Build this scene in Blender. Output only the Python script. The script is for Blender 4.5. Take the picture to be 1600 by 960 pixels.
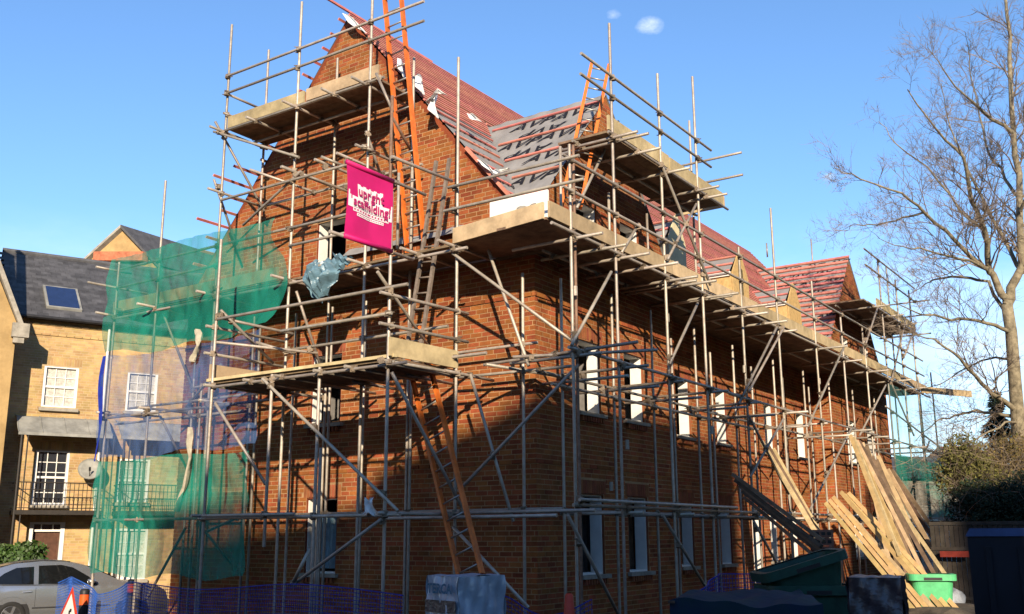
import bpy, math, random
import numpy as np
from mathutils import Vector, Matrix
random.seed(7)
R = math.radians
SC = bpy.context.scene
COL = SC.collection
for o in list(bpy.data.objects): bpy.data.objects.remove(o)

# ------------------------------------------------------------------ camera
FPX = 1575.85                                   # focal length in pixels of the 1600 px wide photograph
YAW, PITCH, ROLL = R(34.44), R(12.795), R(-0.2545)
CAM = Vector((8.25, -12.65, 1.8))
fw = Vector((-math.sin(YAW)*math.cos(PITCH), math.cos(YAW)*math.cos(PITCH), math.sin(PITCH)))
r0 = Vector((math.cos(YAW), math.sin(YAW), 0)); u0 = r0.cross(fw)
rt = r0*math.cos(ROLL)+u0*math.sin(ROLL); up = -r0*math.sin(ROLL)+u0*math.cos(ROLL)
cd = bpy.data.cameras.new('camera'); cam = bpy.data.objects.new('camera', cd); COL.objects.link(cam)
cd.sensor_width = 36; cd.lens = FPX/1600*36; cd.clip_end = 2000; cd.clip_start = 0.1
M = Matrix((rt, up, -fw)).transposed().to_4x4(); M.translation = CAM
cam.matrix_world = M
SC.camera = cam
SC.render.resolution_x, SC.render.resolution_y = 1024, 614

# ------------------------------------------------------------------ sun, sky, exposure
SUNV = Vector((1.08, -1.35, 0.59)).normalized()          # towards the sun
EL = math.asin(SUNV.z); HS = Vector((SUNV.x, SUNV.y)).normalized(); TS = Vector((-HS.y, HS.x))
sl = bpy.data.lights.new('sun', 'SUN'); sl.energy = 5.0; sl.angle = R(0.6); sl.color = (1.0, 0.83, 0.62)
so = bpy.data.objects.new('sun', sl); COL.objects.link(so); so.location = (20, -25, 30)
so.rotation_euler = (-SUNV).to_track_quat('-Z', 'Y').to_euler()
W = bpy.data.worlds.new('World'); SC.world = W; W.use_nodes = True
wn, wl = W.node_tree.nodes, W.node_tree.links
wn.clear()
wo = wn.new('ShaderNodeOutputWorld'); bg = wn.new('ShaderNodeBackground'); sky = wn.new('ShaderNodeTexSky')
sky.sky_type = 'NISHITA'; sky.sun_disc = False; sky.sun_elevation = EL
sky.sun_rotation = math.atan2(SUNV.x, SUNV.y)
sky.air_density = 1.0; sky.dust_density = 0.0; sky.ozone_density = 5.0
bg.inputs[1].default_value = 0.14
# thin fair-weather clouds: low bank at the horizon and a few wisps
tc = wn.new('ShaderNodeTexCoord'); sx = wn.new('ShaderNodeSeparateXYZ'); wl.new(tc.outputs['Generated'], sx.inputs[0])
mp = wn.new('ShaderNodeMapping'); mp.inputs['Scale'].default_value = (1, 1, 2.6); wl.new(tc.outputs['Generated'], mp.inputs[0])
n1 = wn.new('ShaderNodeTexNoise'); n1.inputs['Scale'].default_value = 5.5; n1.inputs['Detail'].default_value = 7; n1.inputs['Roughness'].default_value = .6
wl.new(mp.outputs[0], n1.inputs[0])
cr = wn.new('ShaderNodeMapRange'); cr.inputs['From Min'].default_value = 0.40; cr.inputs['From Max'].default_value = 0.66
wl.new(n1.outputs[0], cr.inputs[0])
hz = wn.new('ShaderNodeMapRange'); hz.inputs['From Min'].default_value = 0.30; hz.inputs['From Max'].default_value = 0.04
hz.inputs['To Min'].default_value = 0.0; hz.inputs['To Max'].default_value = 0.85
wl.new(sx.outputs[2], hz.inputs[0])
mu = wn.new('ShaderNodeMath'); mu.operation = 'MULTIPLY'; wl.new(cr.outputs[0], mu.inputs[0]); wl.new(hz.outputs[0], mu.inputs[1])
mx = wn.new('ShaderNodeMixRGB'); wl.new(mu.outputs[0], mx.inputs[0]); wl.new(sky.outputs[0], mx.inputs[1])
mx.inputs[2].default_value = (5.2, 5.6, 6.0, 1)
# three small fair-weather puffs
def _dir(px, py): return (fw+rt*((px-800)/FPX)+up*((480-py)/FPX)).normalized()
nb = wn.new('ShaderNodeTexNoise'); nb.inputs['Scale'].default_value = 48; nb.inputs['Detail'].default_value = 6; nb.inputs['Roughness'].default_value = .65
mpb = wn.new('ShaderNodeMapping'); mpb.inputs['Scale'].default_value = (1, 1, 1.8); wl.new(tc.outputs['Generated'], mpb.inputs[0]); wl.new(mpb.outputs[0], nb.inputs[0])
acc = None
for (px_, py_, rad_, am_) in ((1015, 40, .021, 1.0), (958, 23, .016, .6), (1295, 276, .013, .7)):
    vs_ = wn.new('ShaderNodeVectorMath'); vs_.operation = 'SUBTRACT'; vs_.inputs[1].default_value = _dir(px_, py_); wl.new(tc.outputs['Generated'], vs_.inputs[0])
    sq = wn.new('ShaderNodeVectorMath'); sq.operation = 'MULTIPLY'; sq.inputs[1].default_value = (1, 1, 1.7); wl.new(vs_.outputs[0], sq.inputs[0])
    ln = wn.new('ShaderNodeVectorMath'); ln.operation = 'LENGTH'; wl.new(sq.outputs[0], ln.inputs[0])
    mr_ = wn.new('ShaderNodeMapRange'); mr_.inputs['From Min'].default_value = rad_; mr_.inputs['From Max'].default_value = 0; mr_.inputs['To Max'].default_value = am_; wl.new(ln.outputs['Value'], mr_.inputs[0])
    if acc is None: acc = mr_.outputs[0]
    else:
        ad_ = wn.new('ShaderNodeMath'); ad_.operation = 'ADD'; wl.new(acc, ad_.inputs[0]); wl.new(mr_.outputs[0], ad_.inputs[1]); acc = ad_.outputs[0]
pm_ = wn.new('ShaderNodeMath'); pm_.operation = 'MULTIPLY'; wl.new(acc, pm_.inputs[0]); wl.new(nb.outputs[0], pm_.inputs[1])
pr_ = wn.new('ShaderNodeMapRange'); pr_.inputs['From Min'].default_value = .16; pr_.inputs['From Max'].default_value = .5; pr_.inputs['To Max'].default_value = .6; wl.new(pm_.outputs[0], pr_.inputs[0])
mx2 = wn.new('ShaderNodeMixRGB'); wl.new(pr_.outputs[0], mx2.inputs[0]); wl.new(mx.outputs[0], mx2.inputs[1]); mx2.inputs[2].default_value = (5.0, 5.4, 5.9, 1)
wl.new(mx2.outputs[0], bg.inputs[0]); wl.new(bg.outputs[0], wo.inputs[0])
SC.render.engine = 'CYCLES'
SC.view_settings.view_transform = 'Standard'; SC.view_settings.look = 'None'
SC.view_settings.gamma = 1; SC.view_settings.use_curve_mapping = False
SC.view_settings.exposure = 0.85
SC.cycles.max_bounces = 6; SC.cycles.transparent_max_bounces = 24

# ------------------------------------------------------------------ pixel rays of the photograph onto real planes
def ray(px, py): return fw+rt*((px-800)/FPX)+up*((480-py)/FPX)
def onY(px, py, y): d = ray(px, py); return CAM+d*((y-CAM.y)/d.y)
def onX(px, py, x): d = ray(px, py); return CAM+d*((x-CAM.x)/d.x)
def onZ(px, py, z): d = ray(px, py); return CAM+d*((z-CAM.z)/d.z)
def atd(px, py, dep): return CAM+ray(px, py)*dep

# ------------------------------------------------------------------ materials
MATS = {}
def mat(name, col, rough=.8, metal=0.0, var=.15, scale=6.0, bump=0.0, bscale=None, coords='Object', spec=.3, rnd=0.0, col2=None, detail=4, stain=0.0):
    """procedural material: base colour broken up by noise, optional bump, optional per-piece tint"""
    col = tuple(c*.86 for c in col); col2 = tuple(c*.86 for c in col2) if col2 else None
    m = bpy.data.materials.new(name); m.use_nodes = True; MATS[name] = m
    n, l = m.node_tree.nodes, m.node_tree.links
    b = n['Principled BSDF']; b.inputs['Roughness'].default_value = rough; b.inputs['Metallic'].default_value = metal
    b.inputs['Specular IOR Level'].default_value = spec
    if coords == 'World':
        g = n.new('ShaderNodeNewGeometry'); co = g.outputs['Position']
    else:
        t = n.new('ShaderNodeTexCoord'); co = t.outputs[coords]
    nz = n.new('ShaderNodeTexNoise'); nz.inputs['Scale'].default_value = scale; nz.inputs['Detail'].default_value = detail; nz.inputs['Roughness'].default_value = .65
    l.new(co, nz.inputs[0])
    ra = n.new('ShaderNodeMapRange'); ra.inputs['From Min'].default_value = .3; ra.inputs['From Max'].default_value = .7
    l.new(nz.outputs[0], ra.inputs[0])
    c2 = col2 or tuple(max(0, c*(1-2*var)) for c in col)
    c1 = tuple(min(1, c*(1+var)) for c in col) if not col2 else col
    mixc = n.new('ShaderNodeMixRGB'); mixc.inputs[1].default_value = (*c2, 1); mixc.inputs[2].default_value = (*c1, 1)
    l.new(ra.outputs[0], mixc.inputs[0]); out = mixc.outputs[0]
    if rnd:
        at = n.new('ShaderNodeAttribute'); at.attribute_name = 'rnd'
        oi = n.new('ShaderNodeObjectInfo')
        ad = n.new('ShaderNodeMath'); ad.operation = 'ADD'; l.new(at.outputs['Fac'], ad.inputs[0]); l.new(oi.outputs['Random'], ad.inputs[1])
        fr = n.new('ShaderNodeMath'); fr.operation = 'FRACT'; l.new(ad.outputs[0], fr.inputs[0])
        hs = n.new('ShaderNodeHueSaturation')
        mv = n.new('ShaderNodeMapRange'); mv.inputs['To Min'].default_value = 1-rnd; mv.inputs['To Max'].default_value = 1+rnd
        l.new(fr.outputs[0], mv.inputs[0]); l.new(mv.outputs[0], hs.inputs['Value'])
        wn_ = n.new('ShaderNodeMath'); wn_.operation = 'MULTIPLY'; wn_.inputs[1].default_value = 7.31; l.new(fr.outputs[0], wn_.inputs[0])
        f2 = n.new('ShaderNodeMath'); f2.operation = 'FRACT'; l.new(wn_.outputs[0], f2.inputs[0])
        mh = n.new('ShaderNodeMapRange'); mh.inputs['To Min'].default_value = .487; mh.inputs['To Max'].default_value = .512
        l.new(f2.outputs[0], mh.inputs[0]); l.new(mh.outputs[0], hs.inputs['Hue'])
        l.new(out, hs.inputs['Color']); out = hs.outputs[0]
    if stain:
        sn_ = n.new('ShaderNodeTexNoise'); sn_.inputs['Scale'].default_value = .55; sn_.inputs['Detail'].default_value = 7; sn_.inputs['Roughness'].default_value = .7; l.new(co, sn_.inputs[0])
        sr_ = n.new('ShaderNodeMapRange'); sr_.inputs['From Min'].default_value = .3; sr_.inputs['From Max'].default_value = .7; sr_.inputs['To Min'].default_value = 1-stain; sr_.inputs['To Max'].default_value = 1+stain; l.new(sn_.outputs[0], sr_.inputs[0])
        sh_ = n.new('ShaderNodeHueSaturation'); l.new(sr_.outputs[0], sh_.inputs['Value']); l.new(out, sh_.inputs['Color']); out = sh_.outputs[0]
    l.new(out, b.inputs['Base Color'])
    if bump:
        bn = n.new('ShaderNodeTexNoise'); bn.inputs['Scale'].default_value = bscale or scale*5; bn.inputs['Detail'].default_value = 5
        l.new(co, bn.inputs[0]); bp = n.new('ShaderNodeBump'); bp.inputs['Strength'].default_value = bump; bp.inputs['Distance'].default_value = .02
        l.new(bn.outputs[0], bp.inputs['Height']); l.new(bp.outputs[0], b.inputs['Normal'])
    return m
mat('brick', (.295, .092, .030), .9, stain=.22, var=.16, scale=3.0, bump=.5, bscale=60, coords='World', rnd=.24, spec=.15)
mat('mortar', (.40, .245, .125), .95, stain=.25, var=.15, scale=8, coords='World', spec=.1)
mat('soldier', (.27, .09, .04), .9, var=.16, scale=5, bump=.4, bscale=60, coords='World', rnd=.2, spec=.15)
mat('stock_brick', (.48, .325, .145), .9, stain=.15, var=.14, scale=1.5, bump=.3, bscale=40, coords='World', rnd=.16, spec=.15)
mat('stock_mortar', (.50, .38, .23), .95, var=.1, scale=6, coords='World', spec=.1)
mat('steel', (.42, .38, .32), .45, .2, col2=(.285, .235, .18), stain=.25, var=.16, scale=9, bump=.15, bscale=50, coords='World', spec=.5, rnd=.22)
mat('rusty', (.26, .16, .11), .7, .3, var=.25, scale=14, coords='World')
mat('coupler', (.22, .17, .12), .6, .3, var=.2, scale=30)
mat('board', (.50, .37, .20), .85, var=.18, scale=5, bump=.25, bscale=30, coords='World', rnd=.13)
mat('old_board', (.20, .135, .085), .9, var=.25, scale=5, bump=.25, coords='World', rnd=.2)
mat('toe', (.50, .385, .22), .8, stain=.2, var=.16, scale=4, bump=.2, coords='World', rnd=.18)
mat('fresh_wood', (.54, .375, .16), .75, var=.14, scale=6, coords='World', rnd=.1)
mat('dark_wood', (.10, .075, .055), .85, var=.25, scale=6, coords='World', rnd=.2)
mat('batten', (.60, .21, .165), .8, var=.15, scale=6, coords='World', rnd=.15)
mat('membrane', (.26, .255, .25), .75, var=.12, scale=2.5, bump=.35, bscale=5, coords='World')
mat('print', (.012, .012, .016), .7, var=.1)
mat('white_sheet', (.80, .80, .78), .7, var=.04, scale=4)
mat('white_board', (.82, .81, .76), .7, var=.05, scale=5, coords='World')
mat('cream_board', (.66, .58, .36), .8, var=.08, scale=5, coords='World')
mat('osb', (.55, .37, .15), .85, var=.15, scale=12, coords='World')
mat('block', (.20, .19, .18), .95, var=.15, scale=8, coords='World')
mat('orange_paint', (.72, .17, .025), .5, var=.2, scale=5, bump=.1, coords='World', spec=.4)
mat('aluminium', (.42, .40, .36), .4, .6, var=.15, scale=15, coords='World')
mat('grey_timber', (.20, .16, .13), .8, var=.2, scale=12, coords='World')
mat('banner', (.56, .012, .15), .55, var=.06, scale=3)
mat('banner_white', (.85, .78, .80), .6, var=.03)
mat('banner_print', (.45, .015, .13), .6, var=.05)
mat('tarp', (.12, .22, .28), .38, var=.2, scale=5, bump=.3, bscale=14, spec=.6)
mat('white_paint', (.80, .79, .75), .5, var=.03, spec=.4)
mat('curtain', (.55, .53, .47), .9, var=.2, scale=14)
mat('brown_door', (.11, .05, .03), .5, var=.2, scale=8)
mat('lead', (.30, .30, .27), .6, var=.2, scale=2.5, coords='World')
mat('slate', (.085, .085, .09), .75, var=.2, scale=3, coords='World', rnd=.25)
mat('iron', (.03, .025, .02), .6, var=.2)
mat('stone', (.36, .33, .27), .9, var=.2, scale=4, bump=.3, coords='World')
mat('terracotta', (.50, .16, .08), .85, var=.2, scale=6, coords='World')
mat('asphalt', (.055, .053, .05), .92, var=.3, scale=1.2, bump=.5, bscale=40, coords='World', detail=8)
mat('dirt', (.085, .068, .05), .95, var=.35, scale=2, bump=.6, bscale=20, coords='World', detail=8)
mat('car_paint', (.46, .48, .50), .24, .8, var=.03, scale=2, spec=.6)
mat('rubber', (.018, .018, .018), .8, var=.2)
mat('black_plastic', (.02, .02, .022), .5, var=.2)
mat('chrome', (.55, .55, .55), .25, .9, var=.05)
mat('red', (.58, .05, .02), .5, var=.1)
mat('orange_red', (.75, .10, .015), .5, var=.1)
mat('reflect_white', (.75, .72, .66), .5, var=.05)
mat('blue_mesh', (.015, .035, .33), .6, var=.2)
mat('wrap', (.36, .43, .52), .3, var=.15, scale=4, bump=.7, bscale=7, spec=.7)
mat('wrap_dark', (.055, .042, .05), .35, var=.3, scale=2.5, bump=.8, bscale=14, spec=.7)
mat('wrap_print', (.03, .12, .20), .5, var=.1)
mat('tarp_dark', (.010, .034, .036), .75, var=.4, scale=2.5, bump=.6, bscale=6, spec=.12, col2=(.008, .018, .05))
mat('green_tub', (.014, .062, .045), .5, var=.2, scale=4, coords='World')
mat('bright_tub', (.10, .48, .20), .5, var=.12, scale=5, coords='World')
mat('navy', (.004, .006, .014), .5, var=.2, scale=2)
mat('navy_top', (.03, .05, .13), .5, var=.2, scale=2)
mat('bark', (.27, .23, .155), .9, var=.3, scale=7, bump=.6, bscale=25, coords='World')
mat('twig', (.25, .195, .145), .9, var=.2, scale=3, coords='World')
mat('hedge', (.12, .115, .03), .8, var=.4, scale=1.6, coords='World', rnd=.4)
mat('dry_leaf', (.19, .14, .045), .8, var=.4, scale=1.6, coords='World', rnd=.4)
mat('laurel', (.05, .10, .02), .5, var=.3, scale=3, coords='World', rnd=.35)
mat('conifer', (.022, .04, .02), .85, var=.3, scale=3, coords='World', rnd=.3)
mat('fence_wood', (.06, .05, .04), .9, var=.3, scale=3, coords='World', rnd=.2)  # wood darkened in its colour to stand for shade on the fence
mat('clay_brick', (.26, .11, .07), .9, var=.2, scale=10, coords='World')
mat('plastic_bag', (.35, .38, .42), .35, var=.3, scale=4, bump=.8, bscale=8)

def glass(name, col=(.03, .035, .045), rough=.05):
    m = mat(name, col, rough, var=.1, spec=.9); return m
glass('window_glass'); glass('sky_glass', (.02, .035, .10), .15)
def thin(name, alpha, col, rough=.1):
    m = bpy.data.materials.new(name); m.use_nodes = True; MATS[name] = m
    n, l = m.node_tree.nodes, m.node_tree.links; n.clear()
    o = n.new('ShaderNodeOutputMaterial'); t = n.new('ShaderNodeBsdfTransparent'); g = n.new('ShaderNodeBsdfGlossy'); mx_ = n.new('ShaderNodeMixShader')
    t.inputs[0].default_value = (*col, 1); g.inputs['Roughness'].default_value = rough; mx_.inputs[0].default_value = alpha
    l.new(t.outputs[0], mx_.inputs[1]); l.new(g.outputs[0], mx_.inputs[2]); l.new(mx_.outputs[0], o.inputs[0])
thin('car_glass', .12, (.30, .33, .32))
def netting(name, col, cover, scale=1.0):
    """fine woven debris net: too fine to see its threads, so part of the light passes straight through"""
    m = bpy.data.materials.new(name); m.use_nodes = True; MATS[name] = m
    n, l = m.node_tree.nodes, m.node_tree.links; n.clear()
    o = n.new('ShaderNodeOutputMaterial'); tr = n.new('ShaderNodeBsdfTransparent'); d = n.new('ShaderNodeBsdfDiffuse'); ts = n.new('ShaderNodeBsdfTranslucent')
    d.inputs[0].default_value = (*col, 1); ts.inputs[0].default_value = (*col, 1)
    a = n.new('ShaderNodeMixShader'); a.inputs[0].default_value = .35; l.new(d.outputs[0], a.inputs[1]); l.new(ts.outputs[0], a.inputs[2])
    t = n.new('ShaderNodeTexCoord'); nz = n.new('ShaderNodeTexNoise'); nz.inputs['Scale'].default_value = 1.3*scale; nz.inputs['Detail'].default_value = 6
    l.new(t.outputs['Object'], nz.inputs[0])
    mr = n.new('ShaderNodeMapRange'); mr.inputs['From Min'].default_value = .35; mr.inputs['From Max'].default_value = .7
    mr.inputs['To Min'].default_value = cover-.12; mr.inputs['To Max'].default_value = cover+.24; l.new(nz.outputs[0], mr.inputs[0])
    mpn = n.new('ShaderNodeMapping'); mpn.inputs['Scale'].default_value = (2.2, 1, .7); l.new(t.outputs['Object'], mpn.inputs[0]); l.new(mpn.outputs[0], nz.inputs[0])
    b = n.new('ShaderNodeMixShader'); l.new(mr.outputs[0], b.inputs[0]); l.new(tr.outputs[0], b.inputs[1]); l.new(a.outputs[0], b.inputs[2])
    l.new(b.outputs[0], o.inputs[0])
netting('green_net', (.02, .27, .20), .54)
netting('blue_net', (.09, .17, .37), .34)
netting('pale_net', (.12, .34, .34), .22)

# ------------------------------------------------------------------ mesh helpers
class MB:
    def __init__(s): s.v = []; s.f = []; s.r = []; s.mi = []
    def add(s, vs, fs, rnd=0.0, mi=0):
        b = len(s.v); s.v += [tuple(p) for p in vs]
        for f in fs: s.f.append(tuple(b+i for i in f)); s.r.append(rnd); s.mi.append(mi)
        return s
    def obox(s, c, ax, ay, az, rnd=0.0, mi=0, skip=()):
        """box with centre c and half-axis vectors"""
        c = Vector(c); ax, ay, az = Vector(ax), Vector(ay), Vector(az)
        vs = [c+ax*i+ay*j+az*k for k in (-1, 1) for j in (-1, 1) for i in (-1, 1)]
        fs = [(0, 2, 3, 1), (4, 5, 7, 6), (0, 1, 5, 4), (2, 6, 7, 3), (0, 4, 6, 2), (1, 3, 7, 5)]
        return s.add(vs, [f for i, f in enumerate(fs) if i not in skip], rnd, mi)
    def box(s, lo, hi, rnd=0.0, mi=0):
        lo, hi = Vector(lo), Vector(hi); c = (lo+hi)/2; h = (hi-lo)/2
        return s.obox(c, (h.x, 0, 0), (0, h.y, 0), (0, 0, h.z), rnd, mi)
    def beam(s, a, b, w, t, upv=(0, 0, 1), rnd=0.0, mi=0):
        a, b = Vector(a), Vector(b); d = (b-a); L = d.length; d = d/L; uv = Vector(upv)
        side = d.cross(uv)
        if side.length < 1e-4: side = d.cross(Vector((1, 0, 0)))
        side.normalize(); n = side.cross(d).normalized()
        return s.obox((a+b)/2, d*L/2, side*w/2, n*t/2, rnd, mi)
    def tube(s, pts, rads, n=8, cap=True, rnd=0.0, mi=0):
        pts = [Vector(p) for p in pts]; base = len(s.v); prev = None
        for i, p in enumerate(pts):
            d = (pts[min(i+1, len(pts)-1)]-pts[max(i-1, 0)]).normalized()
            a = d.orthogonal().normalized() if prev is None else (prev-d*prev.dot(d)).normalized()
            prev = a; b = d.cross(a); rr = rads[i] if hasattr(rads, '__len__') else rads
            for k in range(n):
                t = 2*math.pi*k/n; s.v.append(tuple(p+(a*math.cos(t)+b*math.sin(t))*rr))
        for i in range(len(pts)-1):
            for k in range(n):
                q = (k+1) % n; s.f.append((base+i*n+k, base+i*n+q, base+(i+1)*n+q, base+(i+1)*n+k)); s.r.append(rnd); s.mi.append(mi)
        if cap:
            s.f.append(tuple(base+k for k in reversed(range(n)))); s.r.append(rnd); s.mi.append(mi)
            e = base+(len(pts)-1)*n; s.f.append(tuple(e+k for k in range(n))); s.r.append(rnd); s.mi.append(mi)
        return s
    def lathe(s, c, prof, n=16, axis='z', rnd=0.0, mi=0):
        c = Vector(c); base = len(s.v)
        for (rr, h) in prof:
            for k in range(n):
                t = 2*math.pi*k/n; p = (rr*math.cos(t), rr*math.sin(t), h)
                if axis == 'y': p = (p[0], p[2], p[1])
                if axis == 'x': p = (p[2], p[0], p[1])
                s.v.append(tuple(c+Vector(p)))
        for i in range(len(prof)-1):
            for k in range(n):
                q = (k+1) % n; s.f.append((base+i*n+k, base+i*n+q, base+(i+1)*n+q, base+(i+1)*n+k)); s.r.append(rnd); s.mi.append(mi)
        return s
    def prism(s, poly, ext, rnd=0.0, mi=0):
        """extrude a 3-D polygon along the vector ext"""
        n = len(poly); e = Vector(ext); vs = [Vector(p) for p in poly]; vs += [p+e for p in vs]
        fs = [tuple(reversed(range(n))), tuple(range(n, 2*n))]+[(i, (i+1) % n, n+(i+1) % n, n+i) for i in range(n)]
        return s.add(vs, fs, rnd, mi)
    def grid(s, fn, nu, nv, rnd=0.0, mi=0):
        b = len(s.v)
        for j in range(nv+1):
            for i in range(nu+1): s.v.append(tuple(fn(i/nu, j/nv)))
        for j in range(nv):
            for i in range(nu):
                a = b+j*(nu+1)+i; s.f.append((a, a+1, a+nu+2, a+nu+1)); s.r.append(rnd); s.mi.append(mi)
        return s
    def mesh(s, name, mats, centre=None, smooth=False):
        me = bpy.data.meshes.new(name); c = Vector(centre or (0, 0, 0))
        me.from_pydata([(x-c.x, y-c.y, z-c.z) for x, y, z in s.v], [], s.f)
        for m in (mats if isinstance(mats, (list, tuple)) else [mats]): me.materials.append(MATS[m])
        if any(s.mi): me.polygons.foreach_set('material_index', s.mi)
        if any(s.r):
            at = me.attributes.new('rnd', 'FLOAT', 'FACE'); at.data.foreach_set('value', s.r)
        if smooth: me.polygons.foreach_set('use_smooth', [True]*len(s.f))
        me.update(); return me
    def build(s, name, mats, parent=None, smooth=False, fix=False, **tags):
        a = np.array(s.v); c = Vector(((a.min(0)+a.max(0))/2).tolist())
        if fix:
            import bmesh
            me = s.mesh(name, mats, c, smooth); bm = bmesh.new(); bm.from_mesh(me); bmesh.ops.recalc_face_normals(bm, faces=bm.faces); bm.to_mesh(me); bm.free()
        else: me = s.mesh(name, mats, c, smooth)
        o = bpy.data.objects.new(name, me); o.location = c; COL.objects.link(o)
        return attach(o, parent, **tags)
def attach(o, parent=None, **tags):
    if parent is not None:
        o.parent = parent; o.matrix_parent_inverse = wm(parent).inverted()
    for k, v in tags.items(): o[k] = v
    return o
def wm(o):
    m = o.matrix_basis.copy()
    while o.parent is not None:
        m = o.parent.matrix_basis @ o.matrix_parent_inverse @ m if o.parent.parent is None else wm(o.parent) @ o.matrix_parent_inverse @ m
        return m
    return m
def thing(name, loc, label, category, group=None):
    o = bpy.data.objects.new(name, None); COL.objects.link(o); o.location = loc; o.empty_display_size = .2
    o['label'] = label; o['category'] = category
    if group: o['group'] = group
    return o
def inst(name, me, loc, parent, rot=None, scale=None, **tags):
    o = bpy.data.objects.new(name, me); o.location = loc; COL.objects.link(o)
    if rot is not None: o.rotation_mode = 'QUATERNION'; o.rotation_quaternion = rot
    if scale is not None: o.scale = scale
    return attach(o, parent, **tags)
def text_mesh(body, size, bold=0.0, shear=0.0, extrude=0.0, space=1.0):
    cu = bpy.data.curves.new('print', 'FONT'); cu.body = body; cu.size = size; cu.offset = bold; cu.shear = shear; cu.extrude = extrude
    cu.align_x = 'CENTER'; cu.align_y = 'CENTER'; cu.resolution_u = 2; cu.space_character = space
    o = bpy.data.objects.new('print', cu); COL.objects.link(o)
    dg = bpy.context.evaluated_depsgraph_get(); me = bpy.data.meshes.new_from_object(o.evaluated_get(dg))
    vs = [v.co.copy() for v in me.vertices]; fs = [tuple(p.vertices) for p in me.polygons]
    bpy.data.objects.remove(o); bpy.data.meshes.remove(me); bpy.data.curves.remove(cu)
    return vs, fs

# ------------------------------------------------------------------ the ground
g = MB(); g.add([(-400, -400, 0), (400, -400, 0), (400, 400, 0), (-400, 400, 0)], [(0, 1, 2, 3)])
g.build('ground', 'asphalt', kind='structure')
g = MB()
pl = [(-10.5, -5), (-4, -6.5), (4, -7), (8, -4), (9, 6), (7, 16), (4, 24), (-10, 24)]
g.add([(x, y, .004) for x, y in pl], [tuple(range(len(pl)))])
g.build('building_site_ground', 'dirt', kind='structure')

# ------------------------------------------------------------------ brickwork
BW, BH, JT, CO = .210, .061, .015, .075
def subtract(iv, a, b):
    out = []
    for (p, q) in iv:
        if b <= p or a >= q: out.append((p, q)); continue
        if a > p: out.append((p, a))
        if b < q: out.append((b, q))
    return out
def brick_wall(org, du, nrm, outline, z0, z1, openings, bmat='brick', mmat='mortar', smat='soldier', parent=None, single=None,
               bands=(), soldiers=True, wall_name='wall', ext=(.008, .008), thick=.10):
    """mortar core with every brick standing proud of it; openings are real holes with brick reveals and soldier arches.
    single: function(world centre) -> key; the bricks with the smallest keys become objects of their own"""
    org, du, nrm = Vector(org), Vector(du), Vector(nrm)
    core, stuff, solds = MB(), MB(), []
    P = lambda u, z, d=0.0: org+du*u+Vector((0, 0, z))+nrm*d
    n = int(round((z1-z0)/CO)); cands = []
    for k in range(n):
        za = z0+k*CO; zm = za+CO/2
        o = outline(zm)
        if not o: continue
        u0, u1 = o
        if u1-u0 < .1: continue
        iv = [(u0, u1)]; ivc = [(u0, u1)]
        for (a, b, c, d) in openings:
            if c < zm < d: iv = subtract(iv, a, b); ivc = subtract(ivc, a, b)
            if soldiers and d < zm < d+.225: iv = subtract(iv, a-.075, b+.075)
        for (p, q) in ivc: core.add([P(p, za), P(q, za), P(q, za+CO), P(p, za+CO)], [(0, 1, 2, 3)])
        proud = .0
        for (bz, dz, pr_) in bands:
            if bz-.001 < zm < bz+dz: proud = pr_
        off = -(BW+JT)*(.5 if k % 2 else 0.0)+(.05 if k % 3 == 0 else 0)
        m0 = int(math.floor((u0-off)/(BW+JT)))
        for (p, q) in iv:
            m = int(math.floor((p-off)/(BW+JT)))
            while True:
                a = off+m*(BW+JT); b = a+BW; m += 1
                if a >= q: break
                a2, b2 = max(a, p+(JT/2 if p > u0+.001 else -ext[0])), min(b, q-(JT/2 if q < u1-.001 else -ext[1]))
                if b > q-.03 and q >= u1-.001 and b2 < q+ext[1]: b2 = q+ext[1]
                if b2-a2 < .03: continue
                d = .002+random.random()*.0025+proud
                c = P((a2+b2)/2, za+CO/2, d/2)
                cands.append((c, (b2-a2)/2, d/2, random.random()))
    chosen = set()
    if single:
        keys = [(single(c), i) for i, (c, hu, hd, rn) in enumerate(cands) if hu > .1]
        keys = sorted(k for k in keys if k[0] is not None)
        chosen = {i for _, i in keys[:150]}
    for i, (c, hu, hd, rn) in enumerate(cands):
        if i not in chosen: stuff.obox(c, du*hu, nrm*hd, Vector((0, 0, BH/2)), rnd=rn)
    if soldiers:
        for (a, b, c, d) in openings:
            m = max(1, int(round((b-a+.15)/.075))); w = (b-a+.15)/m
            sold = MB(); solds.append(sold)
            for i in range(m):
                sold.obox(P(a-.075+(i+.5)*w, d+.1125, .003), du*(w/2-.006), nrm*.003, Vector((0, 0, .105)), rnd=random.random())
    wall = core.build(wall_name, mmat, parent)
    o = stuff.build('brickwork', bmat, wall); o['kind'] = 'stuff'
    for sold in solds: sold.build('soldier_arch', smat, wall)
    for i in chosen:
        c, hu, hd, rn = cands[i]
        inst('brick', unit_box(bmat), c, wall, rot=frame_quat(du, nrm), scale=(hu, hd, BH/2))
    return wall
_ub = {}
def unit_box(m):
    if m not in _ub: _ub[m] = MB().obox((0, 0, 0), (1, 0, 0), (0, 1, 0), (0, 0, 1)).mesh('brick', m)
    return _ub[m]
def frame_quat(du, nrm):
    z = Vector((0, 0, 1)); x = Vector(du); y = z.cross(x)
    return Matrix((x, y, z)).transposed().to_quaternion()

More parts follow.
